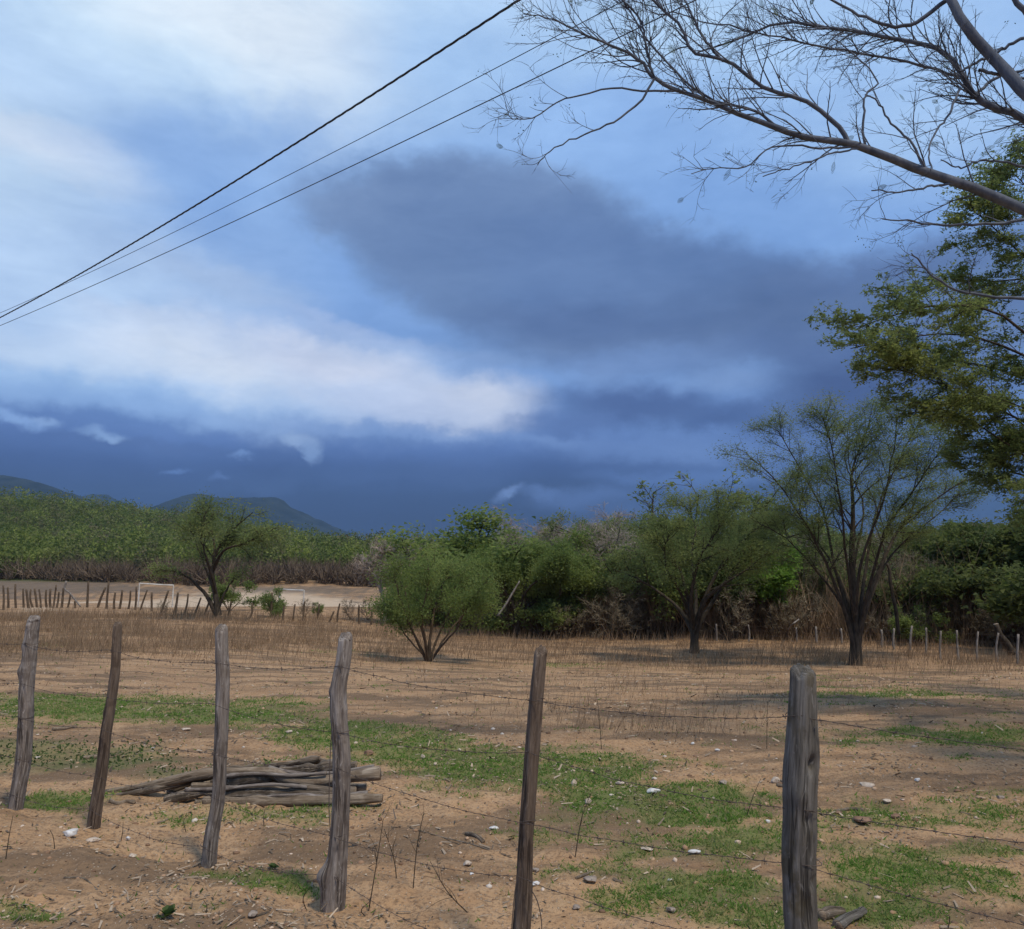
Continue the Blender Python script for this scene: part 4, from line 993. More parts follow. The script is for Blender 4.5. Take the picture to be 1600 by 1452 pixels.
# ------------------------------------------------------------------ dry weeds standing in the field
def weeds():
    rng = rng_(80); n = 420000
    px = rng.uniform(-150, 1800, n); yy = 9 * (44 / 9.) ** (rng.random(n) ** .55)
    xx = (px - CX) / F * yy
    dens = .10 + .0 * xx
    far = ss((yy - np.interp(px, [-150, 300, 700, 1600], [19, 21, 27, 24])) / 9 + .3)
    dens = dens * 0 + .02 + .6 * far * np.interp(px, [-150, 500, 800, 1600], [1, .8, .5, .6])
    patch = np.exp(-((xx - 1.6) / 1.4) ** 2 - ((yy - 10.5) / 2.2) ** 2) * .5 + np.exp(-((xx - 4.5) / 4) ** 2 - ((yy - 16) / 4) ** 2) * .16
    dens = (dens + patch) * (.25 + 1.1 * ss(fbm(xx * .5, yy * .7, 4, 3) * 1.6 + .45))
    k = rng.random(n) < dens; xx, yy = xx[k], yy[k]; n = len(xx); z = H(xx, yy)
    far = ss((yy - 18) / 8)
    hg = (.06 + .42 * rng.random(n) ** 3.0) * (.55 + 1.1 * far)
    hg = hg * (1 + .9 * np.exp(-((xx - 1.6) / 1.4) ** 2 - ((yy - 10.5) / 2.2) ** 2))
    P0 = np.stack([xx, yy, z - .02], -1); D = nrm(np.stack([rng.normal(size=n) * .24 + .1, rng.normal(size=n) * .24, np.ones(n)], -1)); P1 = P0 + D * hg[:, None]
    wd = (.0016 + .00022 * yy) * (.6 + .8 * rng.random(n))
    sd = nrm(np.cross(D, rng.normal(size=(n, 3)))) * wd[:, None]
    V = np.stack([P0 - sd, P0 + sd, P1], 1).reshape(-1, 3)
    me = build_mesh('dry_weeds', V, np.arange(n * 3).reshape(-1, 3), M['weed'], {'tint': np.repeat(rng.random(n), 3)})
    tag(add_obj('dry_weeds', me), 'thin reddish brown dry weed stalks standing in the field', kind='stuff'); return n


weeds()


def scatter(rng, n, y0, y1, pad=120, pw=1.0):
    px = rng.uniform(-pad, 1600 + pad, n); yy = y0 * (y1 / y0) ** (rng.random(n) ** pw); return (px - CX) / F * yy, yy


def grass():
    rng = rng_(81); n = 820000; xx, yy = scatter(rng, n, 2.6, 30, 200, .9)
    a = fbm(xx * 1.3, yy * 1.3, 0, 4); b = fbm(xx * 5.5, yy * 5.5, 3, 3)
    g = gmask(blob_mask(xx, yy, GRASS), a, b)
    g = np.maximum(g * 1.0, .007) * (.35 + .65 * ss(fbm(xx * 9, yy * 9, 1, 2) * 2 + .6))
    k = rng.random(n) < g; xx, yy = xx[k], yy[k]; n = len(xx); z = H(xx, yy)
    hg = (.012 + .038 * rng.random(n) ** 1.9) * (1 + .02 * yy); az_ = rng.uniform(0, 6.283, n); le = .3 + 1.6 * rng.random(n)
    D = nrm(np.stack([np.cos(az_) * le, np.sin(az_) * le, np.ones(n)], -1)); P0 = np.stack([xx, yy, z - .002], -1); P1 = P0 + D * hg[:, None]
    sd = nrm(np.cross(D, rng.normal(size=(n, 3)))) * ((.0018 + .0006 * yy) * (.7 + .7 * rng.random(n)))[:, None]
    V = np.stack([P0 - sd, P0 + sd, P1], 1).reshape(-1, 3)
    me = build_mesh('grass', V, np.arange(n * 3).reshape(-1, 3), M['grass'], {'tint': np.repeat(rng.random(n), 3)})
    tag(add_obj('grass', me), 'short bright green grass growing in patches behind the fence', kind='stuff')
    n = 90000; xx, yy = scatter(rng, n, 4, 14, 200, .9); g = gmask(blob_mask(xx, yy, HERB), fbm(xx * 1.3, yy * 1.3, 0, 4), fbm(xx * 5.5, yy * 5.5, 3, 3))
    k = rng.random(n) < g * .6; xx, yy = xx[k], yy[k]; n = len(xx); z = H(xx, yy)
    V, Fq = leaf_quads(rng, np.stack([xx, yy, z + .01 + .07 * rng.random(n) ** 1.5], -1), .022 + .03 * rng.random(n), .1, .45)
    me = build_mesh('low_herbs', V, Fq, M['herb'], {'tint': np.repeat(rng.random(n), 4)})
    tag(add_obj('low_herbs', me), 'low dull green herbs covering the ground behind the left posts', kind='stuff')


grass()

# ------------------------------------------------------------------ pebbles and litter
ICO = None
def ico():
    global ICO
    if ICO is None:
        t = (1 + 5 ** .5) / 2
        V = nrm(np.array([(-1, t, 0), (1, t, 0), (-1, -t, 0), (1, -t, 0), (0, -1, t), (0, 1, t), (0, -1, -t), (0, 1, -t), (t, 0, -1), (t, 0, 1), (-t, 0, -1), (-t, 0, 1)], float))
        T = np.array([(0, 11, 5), (0, 5, 1), (0, 1, 7), (0, 7, 10), (0, 10, 11), (1, 5, 9), (5, 11, 4), (11, 10, 2), (10, 7, 6), (7, 1, 8), (3, 9, 4), (3, 4, 2), (3, 2, 6), (3, 6, 8), (3, 8, 9), (4, 9, 5), (2, 4, 11), (6, 2, 10), (8, 6, 7), (9, 8, 1)])
        ICO = (V, T)
    return ICO


def pebbles():
    rng = rng_(82); n = 10000; xx, yy = scatter(rng, n, 2.5, 16, 200, 1.0)
    dn = .35 + .65 * ss(fbm(xx * .7, yy * .7, 6, 3) * 2 + .4) + .8 * np.exp(-((xx - 1.6) / 2.5) ** 2 - ((yy - 7) / 2) ** 2)
    k = rng.random(n) < dn; xx, yy = xx[k], yy[k]; n = len(xx); z = H(xx, yy)
    s_ = (.0035 + .020 * rng.random(n) ** 6) * (.6 + .075 * yy); V0, T0 = ico()
    V = V0[None] * (1 + .35 * (rng.random((n, 12, 1)) - .5)) * s_[:, None, None] * (.7 + .7 * rng.random((n, 1, 3))) * np.array((1, 1, .6))
    c, s2 = np.cos(rng.uniform(0, 6, n)), None
    V = V + np.stack([xx, yy, z + s_ * .02], -1)[:, None]
    T = (T0[None] + (np.arange(n) * 12)[:, None, None]).reshape(-1, 3)
    me = build_mesh('pebbles', V.reshape(-1, 3), T, M['pebble'], {'tint': np.repeat(np.clip(rng.random(n) ** 1.7, 0, 1), 12)})
    tag(add_obj('pebbles', me), 'loose pebbles and grit strewn over the sandy ground', kind='stuff')
    # dry bits: straw, twigs, clods of leaf
    n = 42000; xx, yy = scatter(rng, n, 2.5, 24, 200, .95); dn = .12 + ss(fbm(xx * 1.1, yy * 1.6, 9, 4) * 2.2 + .15)
    k = rng.random(n) < dn; xx, yy = xx[k], yy[k]; n = len(xx); z = H(xx, yy)
    ln = (.012 + .07 * rng.random(n) ** 4) * (1 + .04 * yy); a = rng.uniform(0, 6.283, n); D = nrm(np.stack([np.cos(a), np.sin(a), rng.normal(size=n) * .25], -1))
    P0 = np.stack([xx, yy, z + .008], -1); P1 = P0 + D * ln[:, None]; sd = nrm(np.cross(D, np.stack([rng.normal(size=n) * .4, rng.normal(size=n) * .4, np.ones(n)], -1))) * ((.0016 + .0008 * yy) * (.5 + rng.random(n)))[:, None]
    V = np.stack([P0 - sd, P0 + sd, P1 + sd * .6, P1 - sd * .6], 1).reshape(-1, 3)
    me = build_mesh('dry_litter', V, np.arange(n * 4).reshape(-1, 4), M['litter'], {'tint': np.repeat(rng.random(n) ** 1.3, 4)})
    tag(add_obj('dry_litter', me), 'bits of straw, twig and dead leaf littering the bare soil', kind='stuff')


pebbles()


def stone(px, row, wpx, hpx, mat, label, seed, flat_=.55, sink=.2, cat='stone', name='stone', group=None):
    g = G(px, row); r = wpx / 2 / F * g[1]; hz = max(hpx / F * g[1] / 2.4, r * .22)
    V, T = ico()
    for _ in range(2):      # subdivide
        e = {}; V = list(map(tuple, V)); nt = []
        def mid(a, b):
            k = (min(a, b), max(a, b))
            if k not in e: q = np.array(V[a]) + np.array(V[b]); q /= np.linalg.norm(q); V.append(tuple(q)); e[k] = len(V) - 1
            return e[k]
        for a, b, c in T:
            ab, bc, ca = mid(a, b), mid(b, c), mid(c, a); nt += [(a, ab, ca), (b, bc, ab), (c, ca, bc), (ab, bc, ca)]
        T = np.array(nt); V = np.array(V)
    rng = rng_(seed + 300)
    for _ in range(16):      # chipped facets
        nrm_ = nrm(rng.normal(size=3)); k = .48 + .38 * rng.random(); d = V @ nrm_; V = V - np.maximum(d - k, 0)[:, None] * nrm_
    V = V * (1 + .10 * fbm(V[:, 0] * 3 + seed, V[:, 1] * 3, V[:, 2] * 3, 3))[:, None]
    V = V * np.array((r, r * .75, hz))
    a = rng.uniform(-.4, .4); ca, sa = math.cos(a), math.sin(a)
    V = V @ np.array([[ca, -sa, 0], [sa, ca, 0], [0, 0, 1]]).T
    me = build_mesh(name, V, T, M[mat], None, False)
    o = add_obj(name, me, None, (g[0], g[1], g[2] + hz * (1 - sink) - hz * .1)); return tag(o, label, cat, group)


for a in [
    (110, 1312, 30, 18, 'stone_white', 'jagged white stone near the foot of the second post from the left', 1),
    (147, 1322, 30, 11, 'stone_tan', 'flat pale slab beside the jagged white stone'),
    (1020, 1242, 26, 11, 'stone_white', 'bright white flat stone in the grass between the fifth and sixth posts'),
    (1086, 1338, 22, 10, 'stone_white', 'white flat stone nearest to the thick grey post'),
    (1010, 1328, 22, 6, 'stone_tan', 'thin pale stone sliver left of a white flat stone in grass'),
    (1356, 1232, 32, 12, 'stone_tan', 'large pale stone lying right of the thick grey post'),
    (1211, 1222, 16, 14, 'stone_tan', 'upright cream stone just left of the thick grey post'),
    (1130, 1226, 18, 9, 'stone_grey', 'grey white stone left of the upright cream stone'),
    (1083, 1163, 9, 6, 'stone_white', 'small white stone far back on the open sand'),
    (1121, 1172, 9, 6, 'stone_white', 'small white stone right of its twin on the open sand'),
    (919, 1258, 13, 14, 'stone_tan', 'knobbly tan stone in the grass right of the fifth post'),
    (896, 1228, 12, 13, 'stone_tan', 'curved tan stone right behind the fifth post'),
    (970, 1230, 18, 8, 'stone_tan', 'tan flat stone left of the bright white stone'),
    (922, 1380, 28, 14, 'stone_grey', 'brown grey block of stone on bare soil right of the fifth post'),
    (1050, 1422, 20, 12, 'stone_grey', 'round brown stone at the bottom of the field between two posts'),
    (836, 1363, 14, 8, 'stone_grey', 'grey stone right at the foot of the fifth post'),
    (836, 1382, 16, 8, 'stone_white', 'whitish stone at the foot of the fifth post'),
    (901, 1422, 16, 10, 'stone_grey', 'dark grey stone at the bottom right of the fifth post'),
    (730, 1353, 20, 11, 'stone_tan', 'rounded sandy stone left of the fifth post'),
    (737, 1364, 9, 6, 'stone_white', 'tiny white stone below the rounded sandy stone'),
    (771, 1296, 16, 7, 'stone_white', 'pale stone in front of the grass left of the fifth post'),
    (577, 1175, 20, 12, 'stone_red', 'brown stone in the grass right of the fourth post'),
    (660, 1182, 9, 9, 'stone_tan', 'pinkish stone standing in the middle of the grass'),
    (680, 1196, 6, 8, 'stone_tan', 'narrow pinkish stone in the middle of the grass'),
    (718, 1170, 8, 8, 'stone_tan', 'small tan stone at the back of the grass'),
    (452, 1147, 14, 8, 'stone_tan', 'pale stone at the grass edge left of the fourth post'),
    (1345, 1290, 38, 12, 'stone_red', 'long brown stone on the soil right of the thick grey post'),
    (1400, 1280, 18, 10, 'stone_red', 'reddish brown stone right of the long brown stone'),
    (1310, 1270, 18, 7, 'stone_red', 'brown flat stone close right of the thick grey post'),
    (1175, 1262, 24, 8, 'stone_red', 'brown flat stone close left of the thick grey post'),
    (1385, 1254, 16, 7, 'stone_tan', 'tan pebble like stone behind the reddish brown stone'),
    (1434, 1222, 12, 7, 'stone_white', 'white stone furthest right on the sand'),
    (1563, 1246, 14, 9, 'stone_grey', 'grey stone near the right edge in the grass'),
    (1200, 1288, 9, 8, 'stone_white', 'small bright white stone left of the thick grey post'),
    (1047, 1378, 9, 6, 'stone_white', 'small white stone in the near grass'),
    (394, 1438, 18, 12, 'stone_grey', 'grey white stone at the bottom left of the fourth post'),
    (206, 1348, 14, 7, 'stone_tan', 'pale stone on the bank left of the third post'),
    (200, 1322, 9, 8, 'stone_white', 'small white stone between the second and third posts'),
    (290, 1140, 16, 6, 'stone_tan', 'flat tan stone in front of the far grass strip'),
    (1490, 1282, 10, 6, 'stone_grey', 'small dark stone in the right-hand grass'),
    (1340, 1160, 8, 5, 'stone_tan', 'tiny pale stone in the tree shade'),
]:
    stone(a[0], a[1], a[2], a[3], a[4], a[5], int(a[0] * 7 + a[1]))

# ------------------------------------------------------------------ near fence
def post_mesh(path, radii, mat, seed, lumps=(), n=70, S=40, groove=.13, knob=None):
    sp = smooth_path(path, n); t = np.linspace(0, 1, n); rad = np.interp(t, np.linspace(0, 1, len(radii)), radii)
    rad = np.convolve(np.pad(rad, 4, 'edge'), np.ones(9) / 9, 'valid')
    L_ = np.concatenate(([0], np.cumsum(np.linalg.norm(np.diff(sp, axis=0), axis=1))))
    ang = np.arange(S) * 2 * math.pi / S
    wob = np.stack([vnoise(L_ * 2.6 + seed, 0, 0), vnoise(L_ * 2.6 + seed, 9, 0)], -1) * rad.mean() * .20
    tw = L_[:, None] * .9
    cA, sA = np.cos(ang[None] + tw), np.sin(ang[None] + tw)
    g = 1 + groove * fbm(cA * 1.5 + seed, sA * 1.5, L_[:, None] * 1.0 + seed, 2) * 1.5 + groove * .8 * (1 - np.abs(fbm(cA * 5 + seed, sA * 5, L_[:, None] * 1.3, 3)) * 2 - .5) + .05 * fbm(cA * 3, sA * 3, L_[:, None] * 9, 3)
    for (tl, al, w, amp) in lumps:      # knots: position along, angle towards, width, height
        da = np.angle(np.exp(1j * (ang[None] - al))); dl = (t[:, None] - tl) * L_[-1] / rad.mean()
        g = g + amp * np.exp(-(da / w) ** 2 - (dl / (w * 1.6)) ** 2)
    V = np.empty((n, S, 3))
    V[:, :, 0] = sp[:, None, 0] + wob[:, None, 0] + rad[:, None] * g * np.cos(ang)[None]
    V[:, :, 1] = sp[:, None, 1] + wob[:, None, 1] + rad[:, None] * g * np.sin(ang)[None]
    V[:, :, 2] = sp[:, None, 2]
    # weathered, slightly slanting chopped head
    top = V[-1] - V[-1].mean(0); V[-1, :, 2] += top[:, 1] * .35 + .012 * vnoise(ang * 3, seed, 0)
    rings = [V.reshape(-1, 3)]; base_i = (n - 1) * S; cen = V[-1].mean(0)
    r2 = cen + (V[-1] - cen) * .8 + np.array((0, 0, .014)); r3 = cen + (V[-1] - cen) * .4 + np.array((0, 0, .02)) + rng_(seed).normal(size=(S, 3)) * (0, 0, .003)
    Vt = np.concatenate(rings + [r2, r3, [cen + np.array((0, 0, .022))]])
    i = np.arange(n + 1)[:, None] * S; j = np.arange(S)[None]; j2 = (j + 1) % S
    Q_ = np.stack([i + j, i + j2, i + S + j2, i + S + j], -1).reshape(-1, 4)
    T_ = np.array([((n + 1) * S + k, (n + 1) * S + (k + 1) % S, (n + 2) * S) for k in range(S)])
    ua = np.minimum(np.arange(S), S - np.arange(S)) / S * 2 * math.pi * rad.mean()
    uv = np.concatenate([np.stack([np.tile(ua, n), np.repeat(L_, S)], -1), np.stack([ua * .7, np.full(S, L_[-1] + .4)], -1), np.stack([ua * .4, np.full(S, L_[-1] + .5)], -1), [[0, L_[-1] + .6]]])
    return Vt, [Q_, T_], uv, mat


FENCE = root('wire_fence', (-1.3, 4.6, 0), 'barbed wire fence on crooked weathered wooden posts across the foreground', 'fence')
FL = np.array(FENCE.location)
SCL = lambda z: z / F
PZ = [6.2, 5.74, 5.05, 4.42, 3.78, 3.08]
POSTS = [
    (6.50, [(22, 1282), (27, 1240), (36, 1190), (40, 1130), (41, 1080), (46, 1030), (50, 990), (54, 967)], [11, 11.5, 12, 11.5, 11.5, 11, 10.5, 9.5], 'post_a', [(.66, 3.6, .5, .45), (.78, 3.4, .5, .3), (.5, 5.6, .4, .25), (.93, 4.3, .35, .3)], 'knobbly grey post, leftmost'),
    (6.06, [(141, 1312), (150, 1260), (160, 1200), (167, 1140), (174, 1085), (180, 1040), (182, 1000), (184, 977)], [9.5, 9.5, 9, 8.5, 8, 7.5, 7, 6.5], 'post_b', [(.5, 3.5, .4, .2), (.3, 5.5, .4, .2)], 'thin dark brown leaning post with a split pale top'),
    (5.34, [(323, 1366), (332, 1310), (342, 1250), (345, 1180), (346, 1120), (347, 1060), (345, 1020), (345, 982)], [11.5, 11.5, 10.5, 10.5, 10.5, 11, 10.5, 9.5], 'post_a', [(.6, 4.4, .4, .2), (.42, 4.0, .5, .12)], 'pale grey post standing before the log pile'),
    (4.73, [(524, 1432), (526, 1370), (530, 1300), (533, 1230), (532, 1170), (528, 1110), (530, 1070), (538, 1030), (541, 996)], [17, 16.5, 14.5, 14, 14.5, 13.5, 13, 12.5, 11], 'post_a', [(.13, 3.45, .62, .95), (.08, 3.6, .5, .35), (.72, 3.4, .5, .22), (.63, 5.8, .5, .18)], 'crooked grey post with a big swollen knot at its foot'),
    (4.04, [(800, 1545), (814, 1452), (820, 1380), (824, 1300), (829, 1200), (835, 1130), (841, 1070), (846, 1018)], [14.5, 14.5, 13.5, 12, 12, 12, 11.5, 10.5], 'post_b', [(.38, 4.2, .4, .18), (.62, 4.8, .4, .14)], 'straight brown post right of the picture centre'),
    (3.32, [(1258, 1690), (1258, 1600), (1256, 1500), (1254, 1420), (1252, 1340), (1254, 1260), (1254, 1180), (1250, 1110), (1251, 1052)], [30, 29, 27, 27, 28, 27, 29, 25, 22.5], 'post_c', [(.735, 5.15, .30, -.62), (.60, 4.9, .25, -.3), (.45, 5.3, .22, -.3), (.66, 4.4, .5, .22), (.4, 4.6, .4, -.12), (.8, 4.6, .3, -.1)], 'thick grey fissured post, nearest of the row'),
    (2.72, [(1985, 1960), (1985, 1700), (1980, 1450), (1985, 1200), (1990, 1095)], [26, 25, 25, 24, 22], 'post_a', [], 'post beyond the right edge'),
    (7.0, [(-95, 1240), (-88, 1100), (-82, 955)], [10, 10, 9], 'post_a', [], 'post beyond the left edge'),
]
pos_posts = []
for i, (z, pl, rr, mt, lumps, lb) in enumerate(POSTS):
    path = [P(a, b, z) for a, b in pl]; path[0][2] -= .12
    gz = float(H(path[0][0], path[0][1])); path[0][2] = min(path[0][2], gz - .12)
    n_p = 90 if i in (3, 4, 5) else 64
    Vp, Fp, uvp, mt_ = post_mesh(path, [r * z / F * (.84 if i == 5 else .92) for r in rr], mt, 3 + i * 7, lumps, n_p, 44 if i > 2 else 32, .10 if i != 5 else .13)
    o = add_obj('post', build_mesh('post', local(Vp, FL), Fp, M[mt_], None, True, uv=uvp), FENCE); o['label'] = lb
    pos_posts.append((path[0], path[-1]))
# barbed wire
order = [7, 0, 1, 2, 3, 4, 5, 6]
HT = [.885, .70, .545, .36, .20]     # share of the post height
for w, f in enumerate(HT):
    mb = MB(); rng = rng_(500 + w); pts = []
    for k in range(len(order) - 1):
        a, b = pos_posts[order[k]], pos_posts[order[k + 1]]
        ja, jb = (math.sin(w * 3.1 + order[k] * 2.7) * .02), (math.sin(w * 3.1 + order[k + 1] * 2.7) * .02)
        pa = a[0] + (a[1] - a[0]) * (f + ja); pb = b[0] + (b[1] - b[0]) * (f + jb)
        off = np.array((-.55, -.84, 0)) * .052
        n = 26; t = np.linspace(0, 1, n)[:, None]; seg = pa + (pb - pa) * t + off; sag = (.018 + .02 * rng.random()) * (1 + .8 * (w == 4))
        seg[:, 2] -= sag * 4 * (t * (1 - t))[:, 0]; seg[:, 2] += .004 * vnoise(t[:, 0] * 8 + w, k, 0)
        pts.append(seg if k == 0 else seg[1:])
    line = np.concatenate(pts); V, Fq = tubes(line[None], np.full((1, len(line)), .0011), 5); mb.add(local(V, FL), Fq)
    # second strand wound round the first and the barbs
    L_ = np.concatenate(([0], np.cumsum(np.linalg.norm(np.diff(line, axis=0), axis=1)))); s_ = np.arange(0, L_[-1], .012)
    c_ = np.stack([np.interp(s_, L_, line[:, q]) for q in range(3)], -1)
    c_[:, 2] += .0022 * np.cos(s_ * 90); c_[:, 1] += .0022 * np.sin(s_ * 90)
    V, Fq = tubes(c_[None], np.full((1, len(c_)), .0009), 4); mb.add(local(V, FL), Fq)
    bs = np.arange(.05, L_[-1], .125) + rng.normal(size=len(np.arange(.05, L_[-1], .125))) * .008
    bc = np.stack([np.interp(bs, L_, line[:, q]) for q in range(3)], -1)
    for sg in range(2):
        d = nrm(rng.normal(size=bc.shape) * (.3, 1, 1)) * .014
        V, Fq = tubes(np.stack([bc - d, bc, bc + d], 1), np.full((len(bc), 3), .0012), 3); mb.add(local(V, FL), Fq)
    hx = tubes(np.stack([bc - (.006, -.004, 0), bc + (.006, -.004, 0)], 1), np.full((len(bc), 2), .003), 5); mb.add(local(hx[0], FL), hx[1])
    add_obj('barbed_wire', mb.mesh('barbed_wire', M['wire']), FENCE)
# loops of wire that tie the strands to the posts
for i in range(6):
    a = pos_posts[i]
    for w, f in enumerate(HT):
        c_ = a[0] + (a[1] - a[0]) * (f + math.sin(w * 3.1 + i * 2.7) * .02); rr = np.interp(f, np.linspace(0, 1, len(POSTS[i][2])), POSTS[i][2]) * POSTS[i][0] / F * (.84 if i == 5 else .92) * 1.1
        an = np.linspace(0, 2 * math.pi, 25); ring = np.stack([c_[0] + rr * np.cos(an), c_[1] + rr * np.sin(an), c_[2] + .006 * np.sin(an * 2 + i)], -1)
        V, Fq = tubes(ring[None], np.full((1, 25), .0017), 4)
        if (i + w) % 2 == 0 or i == 5: add_obj('wire_tie', build_mesh('wire_tie', local(V, FL), Fq, M['wire'], None, True), FENCE)
# hanging loose wires
for pl, z in (([(520, 1120), (516, 1180), (514, 1260), (516, 1310), (510, 1370), (502, 1400), (500, 1424)], 4.58), ([(812, 1350), (805, 1390), (801, 1430), (798, 1470)], 3.95), ([(830, 1390), (840, 1410), (846, 1440), (846, 1470)], 3.95)):
    pp = smooth_path([P(a, b, z) for a, b in pl], 24); V, Fq = tubes(pp[None], np.full((1, 24), .0026), 5)
    add_obj('loose_wire', build_mesh('loose_wire', local(V, FL), Fq, M['wire'], None, True), FENCE)

# ------------------------------------------------------------------ far fences
def far_fence(label, items, h_m, mat, seed, rpx=1.3):
    g0 = G(*items[0][:2]); fr = root('field_fence', tuple(g0), label, 'fence'); FLx = np.array(fr.location); tops = []
    rng = rng_(seed)
    for (bx, by, tx, ty) in items:
        g = G(bx, by); k = g[1]; top = P(tx, ty, k); base = g.copy(); base[2] -= .1
        mid = (base + top) / 2 + rng.normal(size=3) * (.03, .03, 0); pp = smooth_path([base, mid, top], 7); r = (rpx + .5 * rng.random()) * k / F
        V, Fq = tubes(pp[None], np.linspace(r * 1.15, r * .85, 7)[None], 7)
        c = len(V); V = np.concatenate([V, top[None]]); T = np.array([(c, c - 7 + j, c - 7 + (j + 1) % 7) for j in range(7)])
        add_obj('post', build_mesh('post', local(V, FLx), [Fq, T], M[mat], None, True), fr); tops.append((base, top))
    for f in (.45, .7, .92):
        ln = np.array([b + (t - b) * f for b, t in tops]); V, Fq = tubes(ln[None], np.full((1, len(ln)), .004), 4)
        add_obj('wire', build_mesh('wire', local(V, FLx), Fq, M['wire'], None, True), fr)


far_fence('row of thin crooked dark posts before the sandy football ground', [
    (-30, 958, -28, 915), (5, 955, 5, 915), (13, 953, 12, 918), (25, 953, 24, 913), (37, 952, 36, 920), (45, 953, 41, 921), (52, 952, 48, 921), (58, 952, 54, 920), (64, 952, 61, 921), (73, 951, 72, 922), (79, 951, 79, 920), (83, 952, 88, 914), (88, 951, 92, 925), (96, 951, 99, 919), (105, 951, 110, 928), (117, 952, 117, 939),
    (136, 951, 138, 908), (152, 951, 165, 918), (166, 953, 170, 908), (178, 954, 180, 926), (186, 954, 191, 922), (200, 954, 204, 923), (211, 955, 213, 917), (218, 955, 230, 922), (237, 956, 237, 926), (251, 958, 263, 923), (271, 959, 278, 926), (287, 961, 294, 928), (303, 962, 314, 934), (319, 963, 327, 940), (355, 964, 361, 940), (390, 966, 394, 942), (425, 966, 425, 926),
    (442, 970, 444, 947), (458, 970, 461, 944), (474, 971, 476, 940), (495, 970, 499, 944), (513, 973, 522, 955), (527, 973, 531, 943), (562, 975, 561, 946), (580, 977, 580, 952), (596, 978, 594, 955)], 1.3, 'bark_brown', 1)
far_fence('thin pale posts along the foot of the dark wood on the right', [
    (1120, 1003, 1119, 975), (1170, 1004, 1169, 976), (1245, 1006, 1244, 980), (1276, 1008, 1275, 979), (1315, 1010, 1314, 982), (1378, 1014, 1377, 984), (1397, 1018, 1397, 982), (1422, 1020, 1425, 978), (1446, 1024, 1447, 981), (1469, 1032, 1470, 986), (1498, 1033, 1495, 985), (1527, 1036, 1528, 987), (1559, 1036, 1560, 989), (1590, 1040, 1591, 991), (1640, 1044, 1641, 994)], 1.3, 'bark_grey', 2, 1.4)

# ------------------------------------------------------------------ football goals
def goal(label, x0, x1, top0, top1, z0, z1, base_row):
    a_t, b_t = P(x0, top0, z0), P(x1, top1, z1)
    a_b = np.array((a_t[0], a_t[1], float(H(a_t[0], a_t[1])) - .1)); b_b = np.array((b_t[0], b_t[1], float(H(b_t[0], b_t[1])) - .1))
    r = root('football_goal', tuple(a_b), label, 'goal', None)
    for nm_, p, q in (('goal_post', a_b, a_t), ('goal_post', b_b, b_t), ('crossbar', a_t + (0, 0, -.05), b_t + (0, 0, -.05))):
        pp = smooth_path([p, (p + q) / 2 + (0, 0, -.02), q], 5); V, Fq = tubes(pp[None], np.full((1, 5), .075), 8); add_obj(nm_, build_mesh(nm_, local(V, a_b), Fq, M['goal'], None, True), r)


goal('white wooden football goal left of the leaning tree', 218, 271, 911, 914, 88, 92, 935)
goal('smaller looking pale football goal right of the leaning tree', 437, 475, 920, 922, 84, 80, 945)

